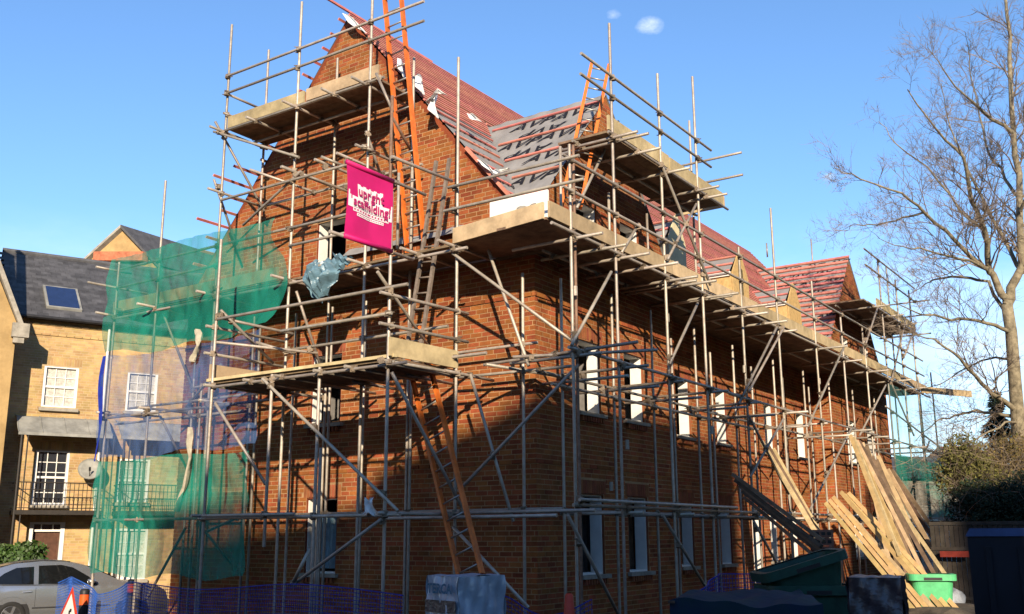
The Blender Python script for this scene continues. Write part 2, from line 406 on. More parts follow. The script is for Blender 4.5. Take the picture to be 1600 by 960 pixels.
def opening_lining(parent, org, du, nrm, op, white=True, sill=True, depth=.25):
    """brick reveal, white cavity boards behind it and a stone sill on brick dentils"""
    org, du, nrm = Vector(org), Vector(du), Vector(nrm); a, b, c, d = op
    P = lambda u, z, dd: org+du*u+Vector((0, 0, z))+nrm*dd
    w = MB(); t = .012
    for (u, s) in ((a, 1), (b, -1)):
        w.obox(P(u+s*t/2, (c+d)/2, -.018), du*t/2, nrm*.018, Vector((0, 0, (d-c)/2)))
    w.obox(P((a+b)/2, d-t/2, -.018), du*((b-a)/2-t), nrm*.018, Vector((0, 0, t/2)))
    fr = w.build('window_opening', 'soldier', parent)
    v = MB(); t2 = .03
    for (u, s) in ((a, 1), (b, -1)):
        v.obox(P(u+s*t2/2, (c+d)/2, -.04-(depth-.04)/2), du*t2/2, nrm*(depth-.04)/2, Vector((0, 0, (d-c)/2)))
    v.obox(P((a+b)/2, d-t2/2, -.04-(depth-.04)/2), du*((b-a)/2-t2), nrm*(depth-.04)/2, Vector((0, 0, t2/2)))
    v.obox(P((a+b)/2, c+t2/2, -.04-(depth-.04)/2), du*((b-a)/2-t2), nrm*(depth-.04)/2, Vector((0, 0, t2/2)))
    v.build('cavity_board', 'white_board' if white else 'block', fr)
    if sill:
        s = MB(); s.obox(P((a+b)/2, c-.03, .01), du*((b-a)/2+.07), nrm*.07, Vector((0, 0, .03)))
        s.build('sill', 'stone', fr)
        s = MB(); m = max(3, int((b-a)/.075))
        for i in range(m): s.obox(P(a+(i+.5)*(b-a)/m, c-.105, .035), du*.024, nrm*.03, Vector((0, 0, .042)), rnd=random.random())
        s.build('sill_dentils', 'soldier', fr)
    return fr

bld = thing('brick_building', (-4, 8, 0), 'red brick building under construction with unfinished battened roof and empty windows', 'building')
GW, PIT, RX, RZ = 8.3, 1.18, -4.15, 11.45
def mainz(x): return RZ-PIT*abs(x-RX)
WB = 4.85; WY = 2.425; WZ = 9.65                   # near wing: width, ridge position and height
FY0, FY1, FYM, FZ = 14.6, 20.1, 17.35, 10.0        # far wing
REC = -.5                                          # the long wall between the wings is set back
camk = lambda lo, hi: (lambda c: ((c-CAM).length if lo < c.z < hi else None))

gop = [(4.02, 4.76, 6.35, 7.45), (4.02, 4.76, 3.72, 4.95), (4.02, 4.76, 1.2, 2.45)]
def gable_outline(z):
    h = (RZ-.10-z)/PIT
    if h <= .12: return None
    h = min(h-.08, GW/2); return (-RX-h, -RX+h)
bands = ((5.40, .075, .02), (2.85, .075, .012))
brick_wall((0, 0, 0), (-1, 0, 0), (0, -1, 0), gable_outline, 0, 11.4, gop, parent=bld, bands=bands, wall_name='gable_wall', single=camk(3.0, 5.4))
for i, op in enumerate(gop): opening_lining(bld, (0, 0, 0), (-1, 0, 0), (0, -1, 0), op)
wop = [(a, b, c, d) for (a, b) in ((1.26, 2.0), (2.82, 3.56)) for (c, d) in ((3.75, 4.95), (1.2, 2.45), (6.35, 7.35))]
def wing_outline(z):
    h = (WZ-.08-z)/PIT
    if h <= .12: return None
    h = min(h, WB/2); return (WY-h, WY+h)
brick_wall((0, 0, 0), (0, 1, 0), (1, 0, 0), wing_outline, 0, 9.6, wop, parent=bld, bands=bands, wall_name='wing_wall', single=camk(3.0, 5.4))
for op in wop: opening_lining(bld, (0, 0, 0), (0, 1, 0), (1, 0, 0), op)
def yy(px, py): return onX(px, py, REC).y
mop = []
for (pa, pb) in ((1054, 1077), (1120, 1133), (1192, 1204), (1240, 1253)):
    ya, yb = yy(pa, 600), yy(pb, 600)
    if yb-ya < .55: ya = yb-.6
    mop.append((ya-4.85, yb-4.85, 3.75, 4.95))
for (pa, pb, c) in ((1063, 1085, 1.2), (1129, 1144, 1.2), (1176, 1193, .1), (1204, 1217, 1.2), (1236, 1248, .1)):
    ya, yb = yy(pa, 840), yy(pb, 840)
    if yb-ya < .55: ya = yb-.6
    mop.append((ya-4.85, yb-4.85, c, 2.42))
brick_wall((REC, 4.85, 0), (0, 1, 0), (1, 0, 0), lambda z: (0, FY0-4.85), 0, 7.0, mop, parent=bld, bands=bands, wall_name='long_wall', ext=(0, 0))
for op in mop: opening_lining(bld, (REC, 4.85, 0), (0, 1, 0), (1, 0, 0), op, sill=op[2] > .5)
brick_wall((0, FY0, 0), (-1, 0, 0), (0, -1, 0), lambda z: (0, -REC), 0, 7.0, [], parent=bld, bands=bands, wall_name='wing_return_wall', ext=(.008, 0))
fop = []
for (pa, pb) in ((1322, 1336), (1352, 1367)):
    ya, yb = onX(pa, 660, 0).y, onX(pb, 660, 0).y
    fop += [(ya-FY0, yb-FY0, 3.75, 4.95), (ya-FY0, yb-FY0, 1.2, 2.45), (ya-FY0, yb-FY0, 6.35, 7.35)]
def far_outline(z):
    h = (FZ-.08-z)/1.2
    if h <= .12: return None
    h = min(h, (FY1-FY0)/2); return (FYM-FY0-h, FYM-FY0+h)
brick_wall((0, FY0, 0), (0, 1, 0), (1, 0, 0), far_outline, 0, 9.9, fop, parent=bld, bands=bands, wall_name='far_wing_wall')
for op in fop: opening_lining(bld, (0, FY0, 0), (0, 1, 0), (1, 0, 0), op)
for (poly, nm) in (([(0, .012, 6.3), (-GW, .012, 6.3), (-GW, .012, mainz(-GW)-.03), (RX, .012, RZ-.03), (0, .012, mainz(0)-.03)], 'verge_fill'),):
    q = MB(); q.prism(poly[:3]+poly[3:], (0, .09, 0)); 
    # only the strips above the window are solid: cut by building left, right and top pieces
    q = MB()
    for k in range(40):
        za = 7.6+k*.1; 
        if za > RZ-.2: break
        h0, h1 = (RZ-.04-za)/PIT, (RZ-.04-za-.1)/PIT
        for sg_ in (-1, 1): q.add([(RX+sg_*h0, .004, za), (RX+sg_*max(0, h0-.5), .004, za), (RX+sg_*max(0, h1-.5), .004, za+.1), (RX+sg_*max(0, h1), .004, za+.1)], [(0, 1, 2, 3)])
    for k in range(10):
        za = 6.6+k*.1; h0, h1 = min(4.15, (RZ-.04-za)/PIT), min(4.15, (RZ-.04-za-.1)/PIT)
        for sg_ in (-1, 1): q.add([(RX+sg_*h0, .004, za), (RX+sg_*(h0-.5), .004, za), (RX+sg_*(h1-.5), .004, za+.1), (RX+sg_*h1, .004, za+.1)], [(0, 1, 2, 3)])
    q.build(nm, 'brick', bld)
q = MB()
for k in range(28):
    za = 6.8+k*.1; h0, h1 = min(WY, (WZ-.03-za)/PIT), max(0, min(WY, (WZ-.03-za-.1)/PIT))
    if h0 <= 0: break
    for sg_ in (-1, 1): q.add([(-.004, WY+sg_*h0, za), (-.004, WY+sg_*max(0, h0-.4), za), (-.004, WY+sg_*max(0, h1-.4), za+.1), (-.004, WY+sg_*h1, za+.1)], [(0, 1, 2, 3)])
q.build('verge_fill', 'brick', bld)
# remaining shell: sides away from the street, floors, inner leaf
s = MB(); s.box((-GW-.3, 0.3, 0), (-GW, FY1, 6.5)); s.box((-GW, FY1, 0), (-.0, FY1+.3, 6.5))
s.box((REC-.32, 4.55, 0), (-.02, 4.84, 6.9))
s.build('rear_wall', 'brick', bld)
s = MB()
for z in (2.72, 5.55): s.box((-GW, .36, z-.1), (REC-.4, FY1, z+.12)); s.box((REC-.4, .36, z-.1), (-.36, 4.5, z+.12)); s.box((REC-.4, FY0+.36, z-.1), (-.36, FY1, z+.12))
s.build('floor_slab', 'block', bld)
s = MB(); s.box((-6, 2.2, 0.02), (-.45, 2.3, 6.6)); s.box((-2.2, 4.9, 0.02), (-2.1, FY0, 6.6)); s.box((-2.2, FY0+2.5, .02), (-.45, FY0+2.6, 6.6)); s.box((-3.3, 1.1, .02), (-3.2, 2.2, 6.6)); s.box((-5.6, 1.1, .02), (-5.5, 2.2, 6.6)); s.box((-5.5, 1.2, .02), (-3.3, 1.3, 6.6))
s.build('partition_wall', 'block', bld)

# ------------------------------------------------------------------ roof
def sheet(name, p00, p10, p11, p01, mname, parent, th=.012, nu=10, nv=8, sag=.012):
    p00, p10, p11, p01 = map(Vector, (p00, p10, p11, p01)); nrm = (p10-p00).cross(p01-p00).normalized()
    ph = [random.random()*6 for _ in range(4)]
    def fn(u, v):
        p = p00.lerp(p10, u).lerp(p01.lerp(p11, u), v)
        return p+nrm*(sag*math.sin(u*23+ph[0])*math.sin(v*17+ph[1])+sag*.6*math.sin(u*41+ph[2]))
    m = MB(); m.grid(fn, nu, nv); return m.build(name, mname, parent, smooth=True)
roof = sheet('roof', (-.05, 0.0, mainz(-.05)), (-.05, FY1, mainz(-.05)), (RX, FY1, RZ), (RX, 0.0, RZ), 'membrane', bld, nu=60, nv=20)
sheet('rear_slope', (RX, 0.0, RZ), (RX, FY1, RZ), (-GW-.1, FY1, mainz(-GW-.1)), (-GW-.1, 0.0, mainz(-GW-.1)), 'membrane', roof, nu=30, nv=8)
def bat(a, b, parent, nrm, w=.05, t=.026, m='batten', name='batten'):
    q = MB(); q.beam(Vector(a)+Vector(nrm)*(t/2+.014), Vector(b)+Vector(nrm)*(t/2+.014), w, t, upv=nrm); return q.build(name, m, parent)
N1 = Vector((PIT, 0, 1)).normalized(); N2 = Vector((-PIT, 0, 1)).normalized()
SLN = 4.1*math.sqrt(1+PIT*PIT)
k = 0; sd = .05
while sd < SLN:
    x = RX+sd/math.sqrt(1+PIT*PIT); z = mainz(x)
    vy = max(0, min(WY, (z-(WZ-PIT*WY))/PIT))            # where the near wing's roof cuts in
    if z > WZ+.05:
        bat((x, -.02-random.random()*.05, z), (x, FY1, z), roof, N1, t=.036)
    else:
        if k % 3 == 0 or sd < 3.0: bat((x, -.06, z), (x, max(.1, vy-.12), z), roof, N1)
        yb = WY+(WZ-z)/PIT; ye = FYM-(FZ-z)/1.2
        if yb < ye and x < -.55: bat((x, yb, z), (x, ye, z), roof, N1)
    sd += .132; k += 1
# battens of the far slope left long over the gable verge
sd = .15
while sd < 6.0:
    x = RX-sd/math.sqrt(1+PIT*PIT); z = mainz(x); ov = random.choice((.12, .15, .25))
    if sd > 3.3: ov = random.choice((.35, .6, .75, .9))
    if sd > 5.2: ov = .3
    bat((x, -ov, z), (x, 4.0, z), roof, N2)
    sd += .31
MB().beam((RX, -1.0, RZ+.09), (RX, 2.5, RZ+.06), .04, .04).build('ridge_batten', 'batten', roof)
# near wing roof
wroof = sheet('wing_roof', (.02, -.12, WZ-PIT*(WY+.12)), (-4.0, -.12, WZ-PIT*(WY+.12)), (-2.62, WY, WZ), (.02, WY, WZ), 'membrane', bld, nu=24, nv=16)
sheet('far_slope', (.02, WY, WZ), (-2.62, WY, WZ), (-4.0, WB+.1, WZ-PIT*(WY+.1)), (.02, WB+.1, WZ-PIT*(WY+.1)), 'membrane', wroof)
N3 = Vector((0, -PIT, 1)).normalized(); SQ = math.sqrt(1+PIT*PIT)
for q in (.28, 1.02, 1.76, 2.5, 3.25):
    y = WY-q/SQ; z = WZ-q*PIT/SQ; xv = -(z-6.55)/PIT+.06
    bat((.03, y, z), (xv, y, z), wroof, N3, w=.045, t=.025)
MB().beam((.05, -.14, WZ-PIT*(WY+.14)-.02), (-.9, -.14, WZ-PIT*(WY+.14)-.02), .03, .16, upv=N3).build('eaves_board', 'batten', wroof)
# verge flashing strip down the valley and pink barge batten on the gable verge
MB().beam((-.02, -.05, 6.62), (-1.3, -.05, mainz(-1.3)+.02), .06, .05, upv=N1).build('barge_batten', 'batten', roof)
def prints(parent, p0, du, dv, nrm, cols, rows, su, sv, skip=lambda i, j, p: False, size=.36):
    du, dv, nrm = Vector(du).normalized(), Vector(dv).normalized(), Vector(nrm).normalized()
    big = text_mesh('AVP', size, bold=.006, shear=.35, space=1.0); small = text_mesh('aero vent', size*.3, shear=.3)
    for j in range(rows):
        for i in range(cols):
            c = Vector(p0)+du*((i+(.5 if j % 2 else 0))*su)+dv*(j*sv)+nrm*.022
            if skip(i, j, c): continue
            s = -1 if j % 2 else 1
            m = MB(); m.add([c+du*(v.x*s)+dv*(v.y*.64*s) for v in big[0]], big[1]); m.build('membrane_print', 'print', parent)
def wskip(i, j, c): return c.x < -(c.z-6.55)/PIT+.22 or c.x > -.12
prints(wroof, (-2.35, WY-3.43/SQ, WZ-3.43*PIT/SQ), (1, 0, 0), (0, 1, PIT), N3, 4, 9, .92, .37, wskip, size=.5)
def mskip(i, j, c): return c.z > 9.0 or c.y > (c.z-6.79)/PIT-.2 or c.y < .15
prints(roof, (-.55, .1, mainz(-.55)), (0, 1, 0), (-1, 0, PIT), N1, 4, 7, .62, .40, mskip)
# far wing roof
froof = sheet('far_wing_roof', (.02, FY0-.1, FZ-1.2*(FYM-FY0+.1)), (-4.2, FY0-.1, FZ-1.2*(FYM-FY0+.1)), (-2.95, FYM, FZ), (.02, FYM, FZ), 'membrane', bld, nu=20, nv=12)
sheet('far_slope', (.02, FYM, FZ), (-2.95, FYM, FZ), (-4.2, FY1+.1, FZ-1.2*(FY1-FYM+.1)), (.02, FY1+.1, FZ-1.2*(FY1-FYM+.1)), 'membrane', froof)
N4 = Vector((0, -1.2, 1)).normalized(); SQ4 = math.sqrt(1+1.44); q = .06
while q < 4.1:
    y = FYM-q/SQ4; z = FZ-q*1.2/SQ4; xv = -(z-6.55)/PIT+.06
    bat((.05, y, z), (xv, y, z), froof, N4, w=.09, t=.035); q += .235
def fskip(i, j, c): return c.x < -(c.z-6.55)/PIT+.3 or c.x > -.2
prints(froof, (-2.5, FYM-3.6/SQ4, FZ-3.6*1.2/SQ4), (1, 0, 0), (0, 1, 1.2), N4, 4, 9, .75, .42, fskip, size=.34)
# dormers
for i, (yc, wd, pm) in enumerate(((5.8, .8, 'cream_board'), (9.2, .95, 'osb'), (12.9, .95, 'osb'))):
    x0 = -.28; zb, zs, zt = 7.0, 7.72, 8.22
    d = MB(); d.prism([(x0, yc-wd/2, zb+.1), (x0, yc+wd/2, zb+.1), (x0, yc+wd/2, zs), (x0, yc+.06, zt+.05), (x0, yc-.06, zt+.05), (x0, yc-wd/2, zs)], (.03, 0, 0))
    dm = d.build('dormer', pm, bld)
    for sy in (-1, 1):
        c = MB(); yq = yc+sy*(wd/2-.03)
        c.prism([(x0-.01, yq-.015, zb), (x0-.01, yq-.015, zs), (x0-1.0, yq-.015, zs+.05)], (0, .03, 0)); c.build('cheek', 'osb' if i else 'cream_board', dm)
        nn = Vector((0, sy*(zt-zs), wd/2)).normalized()
        rfm = MB(); xb = RX+(RZ-zt)/PIT; xb2 = RX+(RZ-zs)/PIT
        rfm.add([(x0-.05, yc, zt), (xb, yc, zt), (xb2, yc+sy*(wd/2+.08), zs-.06), (x0-.05, yc+sy*(wd/2+.08), zs-.06)], [(0, 1, 2, 3)])
        rs = rfm.build('dormer_slope', 'membrane', dm)
        for t in (.1, .5, .88):
            y_ = yc+sy*(wd/2+.08)*t; z_ = zt+(zs-.06-zt)*t; bat((x0-.04, y_, z_), (xb+(xb2-xb)*t, y_, z_), rs, nn)
    MB().box((x0-.7, yc-wd/2-.035, zs-.10), (x0-.02, yc-wd/2-.02, zs+.0)).build('fascia', 'white_board', dm)
    MB().box((x0+.032, yc-wd/2+.1, zb+.12), (x0+.036, yc+wd/2-.25, zb+.24)).build('slot', 'iron', dm)
# skylight battens and loose sheets over the verge
def flap(pts, label=None, name='loose_felt_sheet', wid=.16, m='white_sheet'):
    pts = [Vector(p) for p in pts]; f = MB()
    def fn(u, v):
        t = u*(len(pts)-1); i = min(int(t), len(pts)-2); p = pts[i].lerp(pts[i+1], t-i)
        w = wid*(math.sin(math.pi*min(1, u*.9+.08))**.6)
        return p+Vector((.25, .45, .85)).normalized()*(v-.5)*2*w*(.7+.3*math.sin(u*5))+Vector((0, -1, 0))*(.05*math.sin(v*6+u*4))
    f.grid(fn, 14, 6); return f.build(name, m, roof, smooth=True)
flap([onY(680, 150, -.08), onY(676, 165, -.3), onY(684, 185, -.2)], wid=.13)
flap([onY(668, 160, -.2), onY(684, 143, -.3), onY(697, 148, -.15)], wid=.06)
flap([onY(648, 118, -.1), onY(657, 130, -.2), onY(662, 148, -.1)], wid=.13)
flap([onY(624, 92, -.1), onY(627, 105, -.15), onY(632, 122, -.1)], wid=.07)
flap([onY(538, 22, -.15), onY(556, 38, -.18), onY(572, 52, -.1)], wid=.07)
flap([onY(732, 178, .5), onY(742, 185, .4), onY(752, 190, .6)], wid=.06)
flap([onY(770, 266, -.12), onY(780, 270, -.2), onY(796, 264, -.1)], wid=.05)
flap([onY(748, 250, -.1), onY(764, 262, -.1), onY(776, 274, -.1)], wid=.04)

# ------------------------------------------------------------------ scaffold
gs = thing('scaffold', (-4, -1.2, 0), 'galvanised tube scaffold with boarded lifts across the gable end', 'scaffold', 'tube scaffolds round the brick building')
ls = thing('scaffold', (1, 9, 0), 'long galvanised tube scaffold with boarded lift along the windowed side', 'scaffold', 'tube scaffolds round the brick building')
_cyl = {}
def cyl(m):
    if m not in _cyl: _cyl[m] = MB().tube([(0, 0, -.5), (0, 0, .5)], .0242, n=10).mesh('tube', m, smooth=False)
    me = _cyl[m]
    for p in me.polygons: p.use_smooth = len(p.vertices) == 4
    return me
TUBES = {gs.name: [], ls.name: []}
def tube(sc, name, a, b, m='steel', reg=True):
    a, b = Vector(a), Vector(b); d = b-a
    o = inst(name, cyl(m), (a+b)/2, sc, rot=d.to_track_quat('Z', 'Y'), scale=(1, 1, d.length))
    if reg: TUBES[sc.name].append((a, b))
    return o
def stdY(y, px, py, top, sc=gs, bot=0.0, m='steel'):
    p = onY(px, py, y); zt = top if not isinstance(top, tuple) else onY(top[0], top[1], y).z
    zb = bot if not isinstance(bot, tuple) else onY(bot[0], bot[1], y).z
    tube(sc, 'standard', (p.x, y, zb), (p.x, y, zt), m); return p.x
def stdX(x, px, py, top, sc=ls, bot=0.0, m='steel'):
    p = onX(px, py, x); zt = top if not isinstance(top, tuple) else onX(top[0], top[1], x).z
    tube(sc, 'standard', (x, p.y, bot), (x, p.y, zt), m); return p.y
def railY(y, p1, p2, name='guard_rail', sc=gs, level=True, m='steel'):
    a, b = onY(*p1, y), onY(*p2, y)
    if level: a.z = b.z = (a.z+b.z)/2
    tube(sc, name, a, b, m); return a, b
def railX(x, p1, p2, name='guard_rail', sc=ls, level=True, m='steel'):
    a, b = onX(*p1, x), onX(*p2, x)
    if level: a.z = b.z = (a.z+b.z)/2
    tube(sc, name, a, b, m); return a, b
YO, YT, YI = -1.15, -2.4, -.30      # gable: outer line, front of the loading bay, inner line
XO, XI = 1.15, .35                  # long side: outer line, inner line
e = .05
# --- gable standards
xa = stdY(YO, 350, 240, (360, 40)); xb = stdY(YO, 461, 240, (470, 4)); xc = stdY(YO, 575, 240, (582, -60)); xd = stdY(-1.07, 714, 400, (714, 91))
xl1 = stdY(YO, 238, 560, (258, 283)); xl0 = stdY(YO, 167, 640, (187, 410))
xh = stdY(YT, 338, 500, (348, 374)); xi_ = stdY(YT, 495, 700, (502, 574)); xj = stdY(YT, 608, 500, (612, 300)); stdY(YT+.06, 611, 230, (613, 150), bot=6.4, m='rusty')
stdY(YT-.06, 420, 700, (427, 585), bot=(413, 855))
stdY(YT+.09, 499, 760, (502, 700))
for (px, py, tp) in ((416, 155, (421, 78)), (520, 300, (523, 93)), (645, 200, (648, 90)), (817, 500, (817, 427)), (296, 700, (302, 560)), (309, 700, (313, 600)), (512, 700, 5.7), (450, 790, 5.7), (566, 700, 5.7), (640, 745, (640, 560)), (392, 800, 5.6)):
    stdY(YI, px, py, tp)
stdY(YO+.05, 622, 330, (626, 270), bot=6.2); stdY(YI-.1, 643, 330, (645, 255), bot=6.2); stdY(YI+.05, 326, 700, (333, 560))
# --- gable ledgers and rails
railY(YO-e, (355, 119.5), (662.5, 2)); railY(YO-e, (352, 147), (662.5, 32.5))
railY(YO-e, (343, 208), (600, 120), 'ledger'); railY(YI, (395, 216), (640, 142), 'ledger'); railY(-.6, (395, 224), (600, 158), 'ledger')
railY(YO-e, (345, 314), (545, 256), 'ledger'); railY(YI, (405, 326), (660, 255), 'ledger')
railY(YO-e, (452, 357), (600, 321)); railY(YO-e, (452, 386), (560, 358))
railY(YO-e, (190, 417), (448, 362)); railY(YO-e, (182, 452), (360, 408))
railY(YO-e, (178, 500), (730, 385), 'ledger'); railY(YI, (290, 480), (800, 390), 'ledger')
railY(YT-e, (341, 499), (637, 444)); railY(YT-e, (440, 518), (612, 489)); railY(YO+e, (450, 549), (700, 508))
railY(YT-e, (334, 603), (635, 569), 'ledger'); railY(YO-.02, (330, 600), (760, 560), 'ledger'); railY(YI, (300, 590), (840, 556), 'ledger')
railY(YT-e, (310, 811), (625, 804), 'ledger'); railY(YT-.11, (316, 806), (460, 804), 'ledger'); railY(-1.12, (590, 802), (930, 800), 'ledger'); railY(YI, (300, 806), (880, 797), 'ledger'); railY(-1.22, (600, 810), (870, 806), 'ledger')
railY(YO-e, (150, 815), (420, 806), 'ledger'); railY(YO-e, (160, 655), (440, 622), 'ledger'); railY(YI-.2, (200, 640), (470, 605), 'ledger'); railY(YI, (180, 665), (380, 640), 'ledger')
railY(-1.2, (700, 293.5), (905, 243)); railY(-1.2, (694, 331), (912, 279))
# transoms and rails running out from the gable
def tranX(x, y0, y1, z, name='transom', sc=gs): tube(sc, name, (x, y0, z), (x, y1, z))
for x in (xa+.03, xa+.9, xb+.05, xb+.95, xc-.05): tranX(x, -1.55+random.random()*.12, -.15, 9.14)
for x in (xa, xb, xc): tranX(x+.05, -1.5, -.2, 7.95)
for x in (-3.4, -2.9): tranX(x, -1.45, -.1, 7.93)
for x in (xl0, xl1, xa, xb, -3.1, xc, -1.4, xd): tranX(x+.05, -1.6, -.15, 6.02); tranX(x+.05, -1.4, -.2, 4.12)
for x in (xh, xh+.9, -2.9, -2.1, -1.5, xj): tranX(x+.05, -2.6, -.9, 4.10)
for z in (5.05, 4.62): tube(gs, 'guard_rail', (xj+.05, YT-.25, z), (xd+.05, -.85, z)); tube(gs, 'guard_rail', (xh-.05, YT-.15, z), (xh-.05, -.9, z))
for z in (4.12, 2.1): tube(gs, 'ledger', (xj+.05, YT-.2, z), (xd+.05, -.8, z))
for z in (2.12,): tube(gs, 'ledger', (xh-.05, YT-.2, z), (xh-.05, -.2, z))
tube(gs, 'guard_rail', onX(612, 245, xj), onX(706, 283, xj)); 
ba, bb = onX(541, 261, xj), onX(665, 297, xj); ba.z = bb.z = (ba.z+bb.z)/2; tube(gs, 'banner_pole', ba, bb)
bc, bd_ = onX(515, 366, xj), onX(645, 402, xj); bc.z = bd_.z = (bc.z+bd_.z)/2; tube(gs, 'banner_pole', bc, bd_)
for z in (9.9, 9.5): tube(gs, 'guard_rail', (xa+.04, YO-.1, z), (xa+.04, -.3, z))
tube(gs, 'guard_rail', onY(150, 417, -1.0), onY(205, 428, -.2)); tube(gs, 'transom', onY(137, 441, -1.2), onY(245, 462, -.2)); tube(gs, 'transom', onY(180, 483, -1.3), onY(225, 496, -.3))
# braces across the gable
def brace(sc, a, b, name='diagonal_brace', m='steel'): tube(sc, name, a, b, m)
brace(gs, onY(334, 206, YO-.1), onY(467, 246, YO-.1)); brace(gs, onY(336, 190, YO-.15), onY(413, 330, YI-.05)); brace(gs, onY(334, 280, YO-.1), onY(368, 380, YI-.3))
brace(gs, onY(380, 352, -.9), onY(470, 268, YO-.05)); brace(gs, onY(390, 265, YO), onY(490, 300, YI))
brace(gs, onY(440, 260, -1.35), onY(545, 300, -.25)); brace(gs, onY(502, 245, -1.35), onY(548, 264, -.8)); brace(gs, onY(566, 228, -1.4), onY(592, 241, -1.0)); brace(gs, onY(572, 205, -1.2), onY(600, 290, -.5))
brace(gs, onY(588, 115, YO-.1), onY(614, 175, YO-.05)); brace(gs, onY(614, 185, YO), onY(650, 250, YI), m='rusty')
brace(gs, onY(345, 485, YT-.05), onY(427, 568, -1.3)); brace(gs, onY(340, 496, YT), onY(458, 522, -1.2)); brace(gs, onY(338, 535, YT), onY(496, 552, -1.0)); brace(gs, onY(400, 535, -1.6), onY(460, 553, -1.1))
brace(gs, onY(463, 455, YO+.1), onY(500, 570, YI-.1)); brace(gs, onY(590, 425, YT-.1), onY(672, 545, -.9))
brace(gs, onY(410, 592, YT-.1), onY(622, 799, YT-.1)); brace(gs, onY(336, 630, YT-.1), onY(415, 757, YT+.1))
brace(gs, onX(612, 582, xj+.06), onY(727, 803, -1.05)); brace(gs, onY(597, 811, YT-.1), onY(455, 916, YT-.15)); brace(gs, onY(484, 858, YT-.2), onY(456, 914, YT-.2))
brace(gs, onY(763, 391, -.7), onY(826, 572, -.75)); brace(gs, onY(707, 396, -1.15), onX(898, 536, XO)); brace(gs, onY(716, 768, -1.15), onX(904, 570, XO))
brace(gs, onY(708, 824, -1.15), onY(826, 950, -1.1)); brace(gs, onY(735, 585, -1.0), onY(802, 815, -.9), m='steel')
brace(gs, onY(255, 490, YO+.1), onY(302, 610, YI)); brace(gs, onY(250, 650, YO+.1), onY(285, 720, YI)); brace(gs, onY(290, 825, YO), onY(230, 935, YO+.1)); brace(gs, onY(345, 445, YO), onY(310, 470, YO))
brace(gs, onY(345, 570, YO), onY(288, 640, YI)); brace(gs, onY(325, 830, YO), onY(380, 805, YO)); brace(gs, onY(320, 830, YO+.1), onY(360, 880, YI))

# --- long side standards
YL = [stdX(XO, 893, 420, (893, 228)), stdX(XO, 962, 400, (953, 38)), stdX(XO, 1042, 500, (1030, 118)), stdX(XO, 1095, 400, (1085, 123)), stdX(XO, 1160, 500, (1151, 385)),
      stdX(XO, 1215, 500, (1203, 325)), stdX(XO, 1272, 500, (1268, 440)), stdX(XO, 1318, 560, (1311, 495)), stdX(XO, 1356, 600, (1350, 530)), stdX(XO, 1388, 600, (1372, 405)), stdX(XO, 1417, 640, (1402, 440)), stdX(XO, 1438, 650, (1421, 455))]
stdX(XO-.1, 899, 420, (897, 228), m='rusty'); stdX(XO-.7, 876, 280, (873, 228), bot=6.2)
for (px, py, tp) in ((876, 435, 5.67), (955, 460, 5.73), (1016, 485, 5.72), (1084, 512, 5.71), (1144, 540, 5.65), (1207, 560, 5.71), (1254, 578, 5.71), (1294, 593, 5.72), (1331, 607, 5.73), (1365, 620, 5.74)): stdX(XI, px, py, tp)
for (px, py) in ((1048, 530), (1109, 548), (1173, 572), (1222, 590), (1263, 605)): stdX(XI-.15, px, py, 5.4)
for (px, py, tp) in ((952, 345, (952, 302)), (1012, 370, (1012, 335)), (1080, 260, (1078, 190)), (1390, 480, (1388, 420)), (1349, 540, (1349, 498))): stdX(XI+.1, px, py, tp, bot=6.2)
zb_ = 2.21
for (a, b, z, x) in ((-.95, 6.2, 2.2, XO+e), (5.4, 13, 2.22, XO+e), (12, 20.6, 2.2, XO+e), (-.9, 4.5, 2.27, XO+e+.07), (3.5, 10.5, 2.12, XO+.02), (-.4, 12, 2.16, XI), (10, 20.4, 2.16, XI),
                     (-1.0, 5.2, 4.32, XO+e), (4.6, 11, 4.30, XO+e), (10.5, 20.8, 4.3, XO+e), (-.5, 6, 4.14, XI), (5, 12.5, 4.12, XI), (12, 20.4, 4.14, XI), (-.2, 8, 3.98, XI+.06),
                     (-1.4, 7, 6.0, XO+e), (6.5, 14, 6.0, XO+e), (13.5, 20.9, 6.0, XO+e), (-.3, 10, 6.0, XI), (9.5, 20.5, 6.0, XI)):
    tube(ls, 'ledger', (x, a, z), (x, b, z))
for (z, dz) in ((6.62, 0), (7.1, 0)):
    tube(ls, 'guard_rail', (XO+e, -1.1, z), (XO+e, 7.0, z)); tube(ls, 'guard_rail', (XO+e, 6.4, z), (XO+e, 13.4, z)); tube(ls, 'guard_rail', (XO+e, 12.9, z), (XO+e, 20.4, z))
railX(XO+e, (908, 83.4), (1111, 235.5)); railX(XO+e, (907, 116.4), (1111, 260.5))
for x, y0_, y1_ in ((XO+e, .3, 5.0), (XI+.2, .3, 5.0)): tube(ls, 'ledger', (x, y0_, 7.92), (x, y1_, 7.92))
for (p, q) in (((986, 208), (953, 218)), ((1000, 214), (961, 222)), ((1024, 236), (991, 244)), ((1074, 268), (1038, 273)), ((1112, 292), (1082, 299)), ((1130, 307), (1099, 314))):
    c = onX(*q, XO); tube(ls, 'transom', (.2, c.y, 7.86), (XO+.35+random.random()*.25, c.y, 7.86))
for z in (8.95, 8.5): tube(ls, 'guard_rail', (-.2, 4.85, z), (XO+.45, 4.85, z))
for Yq in YL[:-1]:
    tube(ls, 'transom', (.1, Yq+.06, 5.94), (XO+.3+random.random()*.5, Yq+.06, 5.94))
    tube(ls, 'transom', (.05, Yq+.06, 4.24), (XO+.1+random.random()*.45, Yq+.06, 4.24))
    if random.random() < .7: tube(ls, 'transom', (.05, Yq+.06, 2.12), (XO+.12+random.random()*.2, Yq+.06, 2.12))
